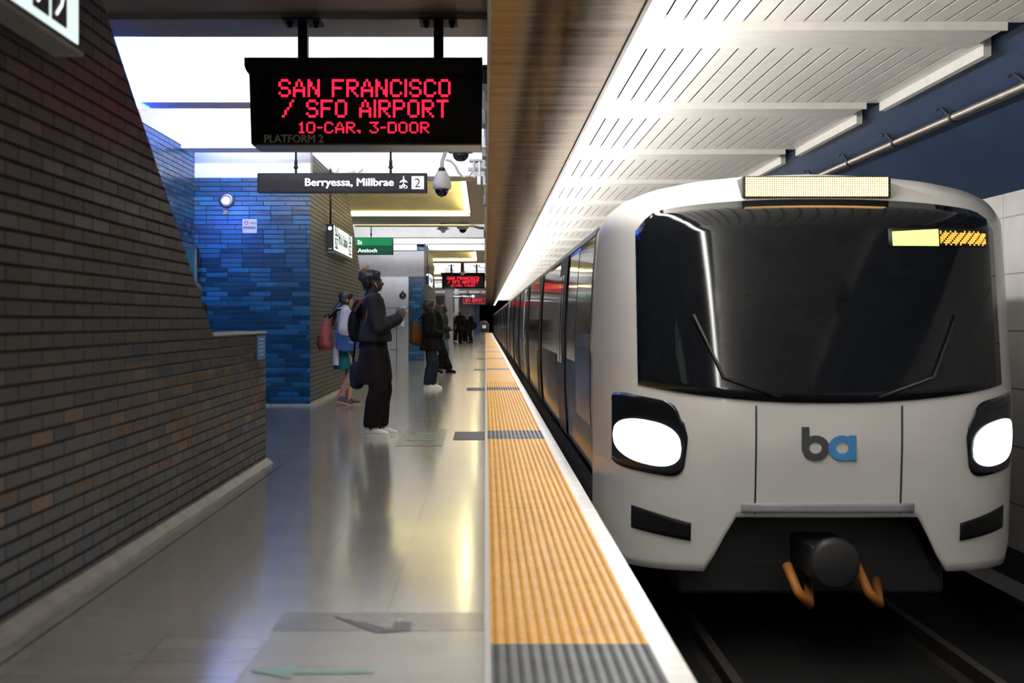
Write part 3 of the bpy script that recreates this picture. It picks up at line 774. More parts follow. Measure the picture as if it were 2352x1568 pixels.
M['face_lit'] = emis('lit_sign_face', (.80, 1.0, .95), .95, (.8, .85, .82))
M['sign_dk'] = plain('dark_sign_print', (.02, .02, .02), .5)
M['lamp_w'] = emis('white_indicator', (.8, 1, 1), 2.5)
def box_sign(X0, X1, Y0, Y1, z0, z1, lab, near=True):
    t = thing('station_sign', lab, 'sign', ((X0 + X1) / 2, (Y0 + Y1) / 2, z0), None)
    MB().box(X0, X1, Y0, Y1, z0, z1).build('sign_box', 'black', t, bevel=.004)
    fc = MB().box(X1, X1 + .006, Y0 + .04, Y1 - .02, z0 + .03, z1 - .02).build('lit_face', 'face_lit', t)
    MB().box(X0 + .01, X1 + .02, Y0, Y1 + .01, z0 - .018, z0).build('bottom_rail', 'gplas', t)
    h = z1 - z0; w_ = Y1 - Y0
    text('lettering', '19th St Oakland', 'sign_dk', t, (X1 + .007, Y0 + .22 * w_, z0 + .36 * h), .62 * h, (90, 0, 90), .001, .002, width=.5 * w_)
    for yy in (Y0 + .06 * w_, Y1 - .2 * w_):
        for i in range(2):
            for j in range(2):
                pg = MB().box(X1 + .006, X1 + .009, yy + i * .24, yy + i * .24 + .2, z0 + .06 + j * .2, z0 + .06 + j * .2 + .165).build('pictogram', 'sign_dk', t)
                a = yy + i * .24 + .1; b_ = z0 + .06 + j * .2 + .08; m_ = MB()
                m_.tube([(X1 + .010, a - .05, b_ - .05), (X1 + .010, a + .02, b_ + .0), (X1 + .010, a + .05, b_ + .055)], .008, 5)
                m_.ell((X1 + .010, a - .01, b_ + .045), (.002, .016, .016), 8, 6)
                m_.build('symbol', 'wtext', pg)
    m_ = MB().lathe([(.03, 0), (.03, -.006)], ((X0 + X1) / 2, Y0, z1 - .07), 'y', 14); m_.build('indicator', 'lamp_w', t)
    MB().box((X0 + X1) / 2 - .02, (X0 + X1) / 2 + .03, Y0 - .004, Y0, z0 + .03, z0 + .05).build('sticker', 'wplas', t)
    MB().tube([((X0 + X1) / 2, Y0 + .08, z1), ((X0 + X1) / 2, Y0 + .08, 3.6)], .016, 8).build('hanger_rod', 'rubber', t)
    return t
box_sign(-1.853, -1.74, 2.9, 6.08, 2.35, 2.80, 'brightly lit station name sign on the nearest dark brick wall, top left')
box_sign(-2.49, -2.385, 22.3, 25.4, 2.30, 2.73, 'lit station name sign on the dark side of the blue brick block')
box_sign(-1.87, -1.77, 44.5, 47.5, 2.30, 2.73, 'small distant station name sign on the dark wall past the lift')

# green sign
M['green'] = emis('lit_green_face', (.0, .34, .09), .5, (.0, .06, .02)); M['green2'] = emis('lit_dark_green_face', (.0, .08, .035), .5, (.0, .03, .015))
Yg = 35.6; sg = F / Yg
def Xg(px): return (px - VX) / sg
def Zg(py): return HC - (py - VY) / sg
t = thing('direction_sign', 'green lit hanging sign reading 19th St and Antioch behind the brick edge', 'sign', (Xg(850), Yg, Zg(584)))
MB().box(Xg(745), Xg(903), Yg, Yg + .12, Zg(585), Zg(545)).build('sign_box', 'black', t)
MB().box(Xg(747), Xg(901), Yg - .004, Yg, Zg(564), Zg(546)).build('upper_face', 'green', t)
MB().box(Xg(747), Xg(901), Yg - .004, Yg, Zg(584), Zg(565)).build('lower_face', 'green2', t)
text('lettering', '19th St', 'wtext', t, (Xg(794), Yg - .006, Zg(561)), .145, width=Xg(832) - Xg(794), bold=.002)
text('lettering', 'Richmond, Antioch', 'wtext', t, (Xg(759), Yg - .006, Zg(579)), .13, width=Xg(866) - Xg(759), bold=.002)
for px in (775, 852): 
    m_ = MB().tube([(Xg(px), Yg + .06, Zg(546)), (Xg(px), Yg + .06, 4.25)], .014, 8); m_.ell((Xg(px), Yg + .06, Zg(538)), (.03, .03, .03)); m_.build('hanger_rod', 'rubber', t)
# small brown sign + green exit sign further on
M['brown'] = plain('brown_sign_face', (.16, .09, .02), .5)
t = MB().box(P(981, 0, 47).x, P(998, 0, 47).x, 46.9, 47.0 - .02, P(0, 622, 47).z, P(0, 610, 47).z).build('hanging_sign', 'brown'); tag(t, 'small brown blank sign hanging from the beam past the lift wall', 'sign')
M['exitg'] = emis('exit_green', (.05, .8, .4), 1.2)
t = thing('exit_sign', 'tiny green lit sign beside the distant dark brick wall', 'sign', P(991, 666, 60))
MB().box(P(988, 0, 60).x, P(995, 0, 60).x, 60, 60.1, P(0, 667, 60).z, P(0, 659, 60).z).build('sign_box', 'exitg', t)
MB().tube([(P(991, 0, 60).x, 60.05, P(0, 659, 60).z), (P(991, 0, 60).x, 60.05, 4.26)], .012, 6).build('hanger_rod', 'rubber', t)
text('lettering', 'St', 'wtext', t, (P(989.2, 0, 60).x, 59.995, P(0, 665.5, 60).z), .13)

# ================================================================= WALL AND CEILING FITTINGS
YB = 20.2
c = P(521, 461, YB)
t = thing('wall_light', 'round bulkhead lamp with frosted lens on the blue brick wall above number 20', 'light', c)
MB().lathe([(.105, -.0), (.105, -.03), (.085, -.055), (.062, -.06), (.060, -.04)], (c.x, YB, c.z), 'y', 28).build('rim', 'steel', t)
M['lampf'] = emis('frosted_lamp', (.7, .8, 1.0), 1.6)
MB().ell((c.x, YB - .045, c.z), (.058, .03, .058), 20, 12).build('lens', 'lampf', t)
M['digit'] = emis('yellow_digit', (.9, .55, .1), .35, (.7, .45, .1))
t = thing('number_plate', 'small yellow number 20 under the round lamp on the blue wall', 'sign', P(517, 491, YB))
pl = MB().box(P(511, 0, YB).x, P(524, 0, YB).x, YB - .004, YB, P(0, 492, YB).z, P(0, 481, YB).z).build('plate', 'sign_dk', t)
text('digits', '20', 'digit', t, (P(512, 0, YB).x, YB - .006, P(0, 491, YB).z), .075, width=.065)
t = thing('no_smoking_sign', 'white no smoking notice on the blue brick wall', 'sign', P(573, 535, YB))
MB().box(P(557, 0, YB).x, P(590, 0, YB).x, YB - .006, YB, P(0, 535, YB).z, P(0, 503, YB).z).build('plate', 'wplas', t)
M['redp'] = plain('faded_red_print', (.5, .12, .16), .5)
m_ = MB(); cc = P(566, 511, YB)
pts = []
for a in range(0, 361, 20):
    for r_ in (.032, .022): pts.append((cc.x + r_ * math.cos(R(a)), YB - .008, cc.z + r_ * math.sin(R(a))))
m_.add(pts, [(2 * i, 2 * i + 2, 2 * i + 3, 2 * i + 1) for i in range(18)]); m_.box(cc.x - .025, cc.x + .025, YB - .009, YB - .007, cc.z - .004, cc.z + .004)
m_.build('red_symbol', 'redp', t)
text('lettering', 'NO', 'sign_dk', t, (P(576, 0, YB).x, YB - .008, P(0, 515, YB).z), .05)
text('lettering', 'SMOKING', 'sign_dk', t, (P(558.5, 0, YB).x, YB - .008, P(0, 525.5, YB).z), .05, width=.18, bold=.001)
# poster case in alcove
M['poster'] = emis('backlit_blue_map', (.01, .10, .22), .25, (.015, .09, .18))
t = thing('poster_case', 'framed blue map poster on the blue alcove wall behind the stair wall', 'poster', (-4.05, 19.0, .95))
m_ = MB()
for a in ((18.15, 18.21, .95, 2.26), (19.84, 19.90, .95, 2.26), (18.15, 19.9, .95, 1.01), (18.15, 19.9, 2.20, 2.26)): m_.box(-4.13, -4.03, *a)
m_.build('frame', 'steel', t); MB().box(-4.13, -4.05, 18.2, 19.85, 1.0, 2.21).build('poster_sheet', 'poster', t)
m_ = MB()
for i in range(6): m_.box(-4.05, -4.046, 18.4 + i * .02, 19.3 + i * .05, 1.2 + i * .14, 1.215 + i * .14)
m_.build('printed_lines', 'wplas', t)
# blue notice on the low wall
M['bnotice'] = plain('blue_notice', (.05, .16, .38), .5)
t = thing('notice', 'small blue notice plate at the end of the low brick wall', 'sign', (-1.85, 11.72, .90))
MB().box(-1.853, -1.846, 11.50, 11.93, .885, 1.085).build('plate', 'bnotice', t)
m_ = MB()
for i in range(5): m_.box(-1.846, -1.844, 11.58, 11.85 - .03 * (i % 2), .92 + i * .032, .933 + i * .032)
m_.build('printed_lines', 'mark_pale', t)
# PTZ camera
Yp = 16.2; sp_ = F / Yp
c = P(1015, 0, Yp); 
t = thing('security_camera', 'white pear shaped security camera with smoked dome beside the Berryessa sign', 'camera', (c.x, Yp, P(0, 452, Yp).z))
def zz(py): return P(0, py, Yp).z
MB().lathe([(.052, zz(393)), (.058, zz(397)), (.075, zz(402)), (.095, zz(412)), (.106, zz(424)), (.106, zz(430)), (.100, zz(434)), (.08, zz(434.5))], (c.x, Yp, 0), 'z', 28).build('camera_body', 'wplas', t)
MB().lathe([(.032, zz(385)), (.038, zz(388)), (.045, zz(393))], (c.x, Yp, 0), 'z', 20).build('collar', 'black', t)
MB().lathe([(.080, zz(434)), (.078, zz(438)), (.066, zz(444)), (.045, zz(449)), (.018, zz(451.5)), (.002, zz(452))], (c.x, Yp, 0), 'z', 24).build('smoked_dome', 'glass', t)
MB().tube([(c.x, Yp, zz(386)), (c.x, Yp, zz(372)), (c.x + .04, Yp - .1, zz(355)), (c.x + .04, Yp - .5, 3.55)], .022, 8).build('mount_arm', 'wplas', t)
m_ = MB().tube([P(1024, 367, 16.3), P(1036, 370, 16.3), P(1046, 380, 16.3), P(1053, 396, 16.3), P(1064, 407, 16.3), P(1078, 404, 16.3), P(1087, 392, 16.3), P(1089, 372, 16.3)], .013, 8)
m_.build('cable', 'wplas', t)
# dark dome camera under beam
c = P(1058, 349, 19.5)
t = thing('dome_camera', 'black dome camera under the beam right of the large departure board', 'camera', (c.x, 19.5, 3.4))
MB().lathe([(.165, 3.55), (.175, 3.535), (.165, 3.51), (.11, 3.50)], (c.x, 19.5, 0), 'z', 28).build('base_ring', 'gplas', t)
MB().lathe([(.11, 3.505), (.108, 3.47), (.09, 3.43), (.055, 3.40), (.01, 3.392)], (c.x, 19.5, 0), 'z', 24).build('dome', 'glass', t)
# two white floodlights on the beam face
for px, lab in ((767, 'left one of two small white square spotlights above the Berryessa sign'), (822, 'right one of two small white square spotlights above the Berryessa sign')):
    c = P(px, 387, 22.7)
    t = thing('spotlight', lab, 'light', c)
    rm = Matrix.Rotation(R(35 if px < 800 else -35), 3, 'Y')
    m_ = MB(); vs = [rm @ Vector((x, y, z)) for x in (-.065, .065) for y in (-.06, .05) for z in (-.055, .055)]
    m_.add([v + Vector((c.x, 22.75, c.z)) for v in vs], [(0, 1, 3, 2), (4, 6, 7, 5), (0, 4, 5, 1), (2, 3, 7, 6), (0, 2, 6, 4), (1, 5, 7, 3)])
    m_.build('lamp_head', 'wplas', t, bevel=.01)
    MB().tube([(c.x, 22.8, c.z), (c.x, 23.05, c.z)], .02, 8).build('bracket', 'gplas', t)
# smoke detectors / cameras on far beams
M['maroon'] = plain('maroon_housing', (.10, .02, .025), .5)
for (px, py, Y, lab) in ((1018, 521, 34.2, 'maroon and white ceiling detector, nearest of those on the far beams'), (1046, 584, 56, 'small maroon and white ceiling detector over the second departure board'), (1062, 624, 57.2, 'tiny maroon ceiling detector right behind the second departure board posts')):
    c = P(px, py, Y); t = thing('smoke_detector', lab, 'detector', c)
    MB().box(c.x - .07, c.x + .07, Y - .07, Y + .07, c.z, 3.55).build('housing', 'maroon', t)
    MB().lathe([(.10, 0), (.16, -.05), (.06, -.09), (.04, -.14)], (c.x, Y, c.z), 'z', 16).build('sensor', 'wplas', t)
c = P(1063, 524, 34.3); t = thing('dome_camera', 'small white dome camera right of the maroon detector on the far beam', 'camera', c)
MB().lathe([(.14, 3.55), (.14, 3.45), (.10, 3.42)], (c.x, 34.3, 0), 'z', 18).build('base_ring', 'wplas', t)
MB().ell((c.x, 34.3, 3.42), (.09, .09, .09), 16, 10).build('dome', 'glass', t)
# conduits along the bulkhead
t = thing('conduit', 'white conduit with junction boxes running along the edge of the metal soffit', 'conduit', (0, 12, 3.2))
MB().tube([(.0, 11.8, 3.30), (.0, 58.9, 3.30)], .02, 8).build('pipe_run', 'wplas', t)
MB().tube([(.008, 11.8, 3.20), (.008, 58.9, 3.20)], .014, 8).build('pipe_run', 'wplas', t)
for (yy, mt_) in ((11.8, 'gplas'), (12.9, 'wplas'), (14.2, 'gplas'), (16.1, 'wplas'), (17.0, 'gplas'), (18.3, 'wplas'), (20.5, 'wplas'), (24, 'gplas'), (28, 'wplas'), (33, 'gplas'), (38, 'wplas'), (46, 'gplas')):
    MB().box(-.04, .028, yy, yy + .35, 3.17, 3.33).build('junction_box', mt_, t, bevel=.005)
MB().box(P(1040, 0, 9.5).x, P(1112, 0, 9.5).x, 9.5, 10.3, P(0, 18, 10.3).z, 3.595).build('metal_cabinet', 'gplas', None, bevel=.01)
tag(bpy.data.objects['metal_cabinet'], 'grey metal cabinet fixed to the beige ceiling, above the board on its right', 'cabinet')
# bracket cluster near dome camera
t = thing('conduit', 'white looped conduit and small boxes fixed to the white beam right of the dome cameras', 'conduit', P(1100, 400, 22.9))
m_ = MB()
for px in (1089, 1101): m_.tube([P(px, 371, 22.9), P(px, 408, 22.9)], .018, 8)
m_.build('pipe_run', 'wplas', t)
MB().box(P(1078, 0, 23).x, P(1110, 0, 23).x, 22.85, 23.05, P(0, 372, 23).z, P(0, 368, 23).z).build('strut', 'gplas', t)
MB().box(P(1075, 0, 23).x, P(1110, 0, 23).x, 22.98, 23.05, P(0, 392, 23).z, P(0, 385, 23).z).build('strut', 'gplas', t)
MB().box(P(1096, 0, 23).x, P(1104, 0, 23).x, 22.8, 22.95, P(0, 426, 23).z, P(0, 408, 23).z).build('junction_box', 'wplas', t)
# conduit along underside of beam at 34
t = tag(MB().tube([P(815, 518, 31.8), P(1085, 518, 31.8), P(1100, 523, 31.8), P(1112, 524, 31.8)], .03, 8).build('conduit', 'gplas'), 'thin grey conduit crossing the ceiling over the green sign', 'conduit')
# lift front
t = thing('lift_front', 'grey metal lift front with round emblem and call panel between blue bricks', 'lift', (-2.9, 43.4, 0))
MB().box(P(857, 0, 43.4).x, P(939, 0, 43.4).x, 43.40, 43.505, .0, 2.568).build('lift_panel', 'steel', t)
m_ = MB()
for (a, b_, c_, d_) in ((857, 939, 708, 707), (910, 911, 707, 828), (857, 858, 635, 828), (938, 939, 635, 828), (895, 911, 803, 804)):
    m_.box(P(a, 0, 43.4).x, P(b_, 0, 43.4).x + .012, 43.39, 43.4, P(0, max(c_, d_), 43.4).z, P(0, min(c_, d_), 43.4).z + .008)
m_.build('seam', 'sign_dk', t)
c = P(925, 679, 43.38); m_ = MB()
m_.lathe([(.115, 0), (.115, -.02), (.085, -.02), (.085, 0)], (c.x, 43.4, c.z), 'y', 8); m_.lathe([(.06, 0), (.06, -.025)], (c.x, 43.4, c.z), 'y', 16); m_.box(c.x - .03, c.x + .03, 43.375, 43.4, c.z + .10, c.z + .15)
m_.build('emblem', 'sign_dk', t)
cpn = MB().box(P(919, 0, 43.4).x, P(930, 0, 43.4).x, 43.37, 43.4, P(0, 768, 43.4).z, P(0, 720, 43.4).z).build('call_panel', 'gplas', t)
MB().box(P(921, 0, 43.4).x, P(929, 0, 43.4).x, 43.365, 43.37, P(0, 749, 43.4).z, P(0, 737, 43.4).z).build('notice', 'wplas', cpn)
MB().box(P(921, 0, 43.4).x, P(929, 0, 43.4).x, 43.365, 43.37, P(0, 730, 43.4).z, P(0, 723, 43.4).z).build('slot', 'sign_dk', cpn)
# end gate
Yq = 136; 
t = thing('platform_gate', 'grey barred gate with white notice at the far end of the platform', 'gate', P(1112, 765, Yq))
m_ = MB(); x0 = P(1103, 0, Yq).x; x1 = P(1122, 0, Yq).x
m_.tube([(x0, Yq, 0), (x0, Yq, 1.22), (x0 + .45, Yq, 1.22), (x1, Yq, .95), (x1, Yq, 0)], .03, 6); m_.tube([(x0, Yq, .12), (x1, Yq, .12)], .03, 6)
m_.build('frame', 'steel', t); 
m_ = MB()
for i in range(1, 7): m_.tube([(x0 + (x1 - x0) * i / 7, Yq, .1), (x0 + (x1 - x0) * i / 7, Yq, 1.15 if i < 5 else 1.02)], .012, 5)
m_.build('bars', 'steel', t); MB().box(x0 + .2, x0 + .55, Yq - .05, Yq - .03, .55, .85).build('notice', 'wplas', t)
# floor markings
M['decal'] = plain('worn_grey_floor_panel', (.17, .165, .14), .18, var=.15, nscale=4)
M['decaln'] = plain('pale_worn_floor_panel', (.30, .285, .25), .18, var=.12, nscale=2)
M['decald'] = plain('dark_floor_tile', (.03, .031, .034), .6, var=.15, spec=.15)
M['dgreen'] = plain('green_floor_paint', (.03, .20, .12), .4); M['dgreenf'] = plain('faded_green_floor_paint', (.26, .42, .36), .4)
M['darrow'] = plain('dark_floor_paint', (.07, .075, .075), .4)
def arrow(mb, x, y, L_, W, flip=1):
    mb.prism([(x, y), (x + .35 * L_, y + W), (x + .35 * L_, y + .35 * W), (x + L_, y + .25 * W), (x + L_, y - .25 * W), (x + .35 * L_, y - .35 * W), (x + .35 * L_, y - W)], 2, .004, .006)
for k, (y0, y1, lab) in enumerate(((4.5, 5.85, 'worn grey floor marking with faded arrows nearest the camera'), (13.7, 15.9, 'grey floor marking with two green arrows beside the white shoes'))):
    t = thing('floor_marking', lab, 'floor marking', (-.5, (y0 + y1) / 2, 0), 'arrow panels on the platform floor')
    x0 = -.83 if k == 0 else -.87; x1 = -.0 if k == 0 else -.42
    MB().box(x0, x1, y0, y1, .0005, .003).build('panel', 'decal' if k else 'decaln', t)
    m_ = MB()
    if k == 0: arrow(m_, -.80, 4.86, .42, .10); m_.build('green_arrow', 'dgreenf', t)
    else: arrow(m_, -.80, 14.35, .28, .12); arrow(m_, -.80, 15.2, .28, .12); m_.build('green_arrow', 'dgreen', t)
    if k == 0:
        MB().box(-.83, 0, 5.5, 5.85, .003, .004).build('worn_band', 'decal', t)
        MB().prism([(-.62, 5.78), (-.36, 5.52), (-.36, 5.66), (-.29, 5.66), (-.29, 5.50), (-.42, 5.46), (-.58, 5.70)], 2, .004, .006).build('dark_arrow', 'darrow', t)
for k in range(1, 10):
    y0 = 4.10 + 10.25 * k
    o = MB().box(-.33 if k < 3 else -.28, -.006, y0 + .05, y0 + 1.1, .0005, .003).build('floor_tile', 'decald'); tag(o, 'dark rectangle set in the pale floor beside a charcoal band of tactile paving', 'floor tile', 'dark rectangles beside the tactile paving')

# ================================================================= PEOPLE
M['skin_d'] = plain('dark_brown_skin', (.055, .026, .016), .5, var=.08); M['skin_m'] = plain('tan_skin', (.42, .22, .15), .5, var=.08)
M['skin_p'] = plain('light_skin', (.5, .32, .24), .5, var=.06)
M['hair'] = plain('black_hair', (.006, .0055, .005), .5, var=.3, nscale=40); M['hairg'] = plain('pale_grey_cap', (.55, .54, .52), .7)
M['hairb'] = plain('dark_brown_hair', (.03, .018, .012), .55, var=.3, nscale=40)
M['denim_k'] = plain('washed_black_denim', (.012, .0125, .0135), .8, var=.4, nscale=12); M['cloth_k'] = plain('black_cloth', (.005, .0048, .0048), .9, var=.3, nscale=10)
M['cloth_b'] = plain('brown_black_cloth', (.007, .0052, .0046), .9, var=.3, nscale=10)
M['cloth_w'] = plain('white_fleece', (.78, .78, .80), .85, var=.06, nscale=14); M['green_s'] = plain('teal_green_skirt', (.008, .075, .068), .8, var=.2)
M['rust'] = plain('rust_orange_nylon', (.30, .065, .032), .65, var=.25, nscale=14); M['rustd'] = plain('dark_rust_nylon', (.11, .02, .014), .7, var=.2)
M['tote'] = plain('navy_blue_tote', (.012, .065, .20), .6, var=.15); M['brownbag'] = plain('tan_brown_canvas', (.07, .03, .008), .75, var=.25)
M['jean_l'] = plain('light_blue_denim', (.06, .11, .17), .8, var=.3, nscale=12); M['jean_d'] = plain('dark_denim', (.010, .015, .022), .85, var=.3)
M['shoe_w'] = plain('off_white_leather', (.68, .66, .60), .5, var=.06); M['shoe_g'] = plain('grey_canvas', (.075, .065, .08), .8); M['gum'] = plain('gum_sole', (.42, .25, .12), .6)
M['strap_t'] = plain('tan_brown_leather_strap', (.16, .05, .028), .55); M['clip'] = plain('tan_claw_clip', (.60, .33, .17), .4)
M['eyew'] = plain('eye_white', (.7, .7, .68), .3); M['iris'] = plain('dark_iris', (.02, .012, .01), .2)
M['clear'] = plain('clear_plastic_cup', (.30, .42, .44), .15); M['maskb'] = plain('blue_face_mask', (.06, .16, .45), .7); M['grey_c'] = plain('grey_wool', (.10, .10, .105), .9)
M['olive_c'] = plain('dark_olive_coat', (.022, .026, .018), .85)

def ik(a, b, l1, l2, pole):
    a = Vector(a); b = Vector(b); d = b - a; L = min(d.length, (l1 + l2) * .999); u = d.normalized()
    x = (l1 * l1 - l2 * l2 + L * L) / (2 * L); h = math.sqrt(max(l1 * l1 - x * x, 0))
    p = Vector(pole); p = (p - u * p.dot(u)).normalized()
    return a + u * x + p * h, a + u * L
def hand(mb, wr, d, nrm, curl=45, side=1, k=1.0):
    """palm with five unequal fingers; d towards the finger tips, nrm = back of the hand"""
    d = Vector(d).normalized(); nrm = Vector(nrm); nrm = (nrm - d * nrm.dot(d)).normalized(); s_ = d.cross(nrm) * side
    wr = Vector(wr)
    for i, (sp_, ln) in enumerate(((.030, .93), (.011, 1.04), (-.009, .98), (-.028, .76))):
        kn = wr + d * (.078 if i != 3 else .070) + s_ * sp_
        mb.cap(wr + s_ * sp_ * .5, .016, kn, .012, 8)
        p = kn; dd = d.copy(); r_ = .0092
        for seg, c_ in ((.040, .5), (.026, 1.0), (.021, .7)):
            ax = s_.normalized(); dd = (Matrix.Rotation(R(curl * c_) * -side * 1.0, 3, ax) @ dd)
            if dd.dot(nrm) > d.dot(nrm) + .05 and c_ == .5: dd = (Matrix.Rotation(R(curl * c_) * 2 * side, 3, ax) @ dd)
            q = p + dd * seg * ln; mb.cap(p, r_, q, r_ * .88, 7); p = q; r_ *= .9
    b0 = wr + d * .022 + s_ * .026; b1 = b0 + (d * .55 + s_ * .7 - nrm * .35).normalized() * .040; b2 = b1 + (d * .85 - nrm * .5 + s_ * .1).normalized() * .030
    mb.cap(b0, .014, b1, .0105, 7); mb.cap(b1, .0105, b2, .009, 7)
def loft(mb, rings, seg=22):
    vs = []; fs = []
    for (cx, cy, z, rx, ry) in rings:
        for i in range(seg):
            q = 2 * math.pi * i / seg; vs.append((cx + rx * math.cos(q), cy + ry * math.sin(q), z))
    for j in range(len(rings) - 1):
        for i in range(seg):
            i2 = (i + 1) % seg; fs.append((j * seg + i, j * seg + i2, (j + 1) * seg + i2, (j + 1) * seg + i))
    fs.append(tuple(range(seg))[::-1]); fs.append(tuple(range((len(rings) - 1) * seg, len(rings) * seg)))
    return mb.add(vs, fs, 0, True)

class Person:
    def __init__(s, label, X, Y, rot=0, H=1.7, feet=((.0, .09, 0, 0), (.0, -.09, 0, 0)), hands=((.1, .25, .85), (.1, -.25, .85)), lean=0, pelvis=(0, 0, .90), yaw=0, pitch=0,
                 skin='skin_d', group=None, vox=.009, curl=40, sh=.165, hdir=None, bulk=1.0):
        s.k = H / 1.70; s.rot = R(rot); s.loc = Vector((X, Y, 0)); s.vox = vox; s.skin = skin
        s.root = thing('person', label, 'person', s.loc, group)
        s.pel = Vector(pelvis); s.lean = lean
        s.yaw = yaw; s.pitch = pitch
        up = lambda z: s.pel + Vector((lean * (z - .9), 0, z - s.pel.z))
        s.up = up
        s.sho = [up(1.385) + Vector((0, sh, 0)), up(1.385) + Vector((0, -sh, 0))]
        s.hip = [s.pel + Vector((0, .085, -.02)), s.pel + Vector((0, -.085, -.02))]
        s.ank = []; s.kne = []; s.foot = []
        for i, (fx, fy, toe, lift) in enumerate(feet):
            # lift = heel height; ankle rises and moves forward over the toes
            a = Vector((fx, fy, .085 + lift)); td = Vector((math.cos(R(toe)), math.sin(R(toe)), 0))
            kn, an = ik(s.hip[i], a, .410, .396, (1, 0, 0)); s.kne.append(kn); s.ank.append(a); s.foot.append((a, td, lift))
        s.wri = []; s.elb = []
        for i, h in enumerate(hands):
            e, w_ = ik(s.sho[i], h, .285, .255, (-.6, (.5 if i == 0 else -.5), -.6)); s.elb.append(e); s.wri.append(w_)
        s.body(curl, hdir)
    def xf(s, mb):
        c, sn = math.cos(s.rot), math.sin(s.rot); k = s.k
        mb.v = [(s.loc.x + (v[0] * c - v[1] * sn) * k, s.loc.y + (v[0] * sn + v[1] * c) * k, s.loc.z + v[2] * k) for v in mb.v]
        return mb
    def hx(s, p):
        """head space -> local"""
        b = Vector((0, 0, 1.45)); v = Vector(p) - b
        v = Matrix.Rotation(R(s.yaw), 3, 'Z') @ Matrix.Rotation(R(s.pitch), 3, 'Y') @ v
        return v + s.up(1.45)
    def hell(s, mb, c, r, **k):
        c2 = s.hx(c); rm = Matrix.Rotation(R(s.yaw), 3, 'Z') @ Matrix.Rotation(R(s.pitch), 3, 'Y')
        mb.ell(c2, r, 16, 10, 0, rm)
    def put(s, mb, name, mat, vox=None, it=4, parent=None):
        return s.xf(mb).build(name, mat, parent or s.root, remesh=(vox or s.vox), smooth_it=it)
    def torso(s, mb, g=0, z0=.85, z1=1.42, bust=.0):
        u = s.up
        def e(c, r): mb.ell(c, r, 18, 12)
        if z1 > 1.2:
            e(u(1.27) + Vector((.0, 0, 0)), (.100 + g, .150 + g, .16 + g)); mb.cap(s.sho[0] * 1, .058 + g, s.sho[1] * 1, .058 + g)
            e(u(1.36), (.085 + g, .13 + g, .08 + g))
        e(u(1.10), (.098 + g, .128 + g, .16))
        if z0 < 1.0: e(s.pel + Vector((-.012, 0, .02)), (.118 + g, .155 + g, .13))
    def arm(s, mb, i, g=0, end=1.0):
        w_ = s.elb[i].lerp(s.wri[i], end)
        mb.cap(s.sho[i], .052 + g, s.elb[i], .040 + g); mb.cap(s.elb[i], .040 + g, w_, .028 + g * (.9))
    def leg(s, mb, i, rs=(.088, .058, .038), end=1.0):
        a = s.kne[i].lerp(s.ank[i], end)
        mb.cap(s.hip[i], rs[0], s.kne[i], rs[1]); mb.cap(s.kne[i] , rs[1], s.kne[i].lerp(a, .35) + Vector((-.012, 0, 0)), rs[1] * .98); mb.cap(s.kne[i].lerp(a, .35) + Vector((-.012, 0, 0)), rs[1] * .98, a, rs[2])
    def body(s, curl, hdir):
        mb = MB()
        s.torso(mb)
        for i in range(2):
            s.arm(mb, i); s.leg(mb, i)
            a, td, lift = s.foot[i]
            mb.cap(a + Vector((0, 0, -.02)), .036, a - td * .03 + Vector((0, 0, -.045)), .03); mb.cap(a + Vector((0, 0, -.03)), .032, a + td * .12 + Vector((0, 0, -.058 - lift * .8)), .024)
            d = (s.wri[i] - s.elb[i]).normalized(); nn = Vector((0, 1 if i == 0 else -1, .2))
            if hdir and hdir[i]: d = Vector(hdir[i])
            hand(mb, s.wri[i], d, nn, curl, 1 if i == 0 else -1)
        mb.cap(s.up(1.40) + Vector((-.015, 0, 0)), .055, s.hx((-.005, 0, 1.53)), .050)
        H = s.hell
        H(mb, (-.008, 0, 1.605), (.097, .076, .090)); H(mb, (.030, 0, 1.56), (.062, .062, .085)); H(mb, (.045, 0, 1.512), (.042, .045, .036))
        H(mb, (.072, 0, 1.500), (.018, .020, .017)); H(mb, (.078, 0, 1.598), (.018, .045, .012))
        mb.cap(s.hx((.086, 0, 1.588)), .008, s.hx((.106, 0, 1.556)), .013, 8); H(mb, (.100, .0, 1.552), (.012, .019, .009))
        H(mb, (.091, 0, 1.530), (.011, .024, .007)); H(mb, (.088, 0, 1.519), (.011, .020, .007))
        for sg_ in (1, -1): H(mb, (.0, sg_ * .077, 1.562), (.017, .011, .031)); H(mb, (.062, sg_ * .036, 1.548), (.02, .02, .02))
        s.put(mb, 'body', s.skin, .0075 if s.vox < .012 else s.vox, 3)
        if s.vox < .012:
            for sg_ in (1, -1):
                e = MB(); s.hell(e, (.080, sg_ * .030, 1.577), (.012, .013, .009)); eo = s.xf(e).build('eye', 'eyew', s.root)
                e = MB(); s.hell(e, (.089, sg_ * .031, 1.577), (.005, .006, .006)); s.xf(e).build('iris', 'iris', eo)
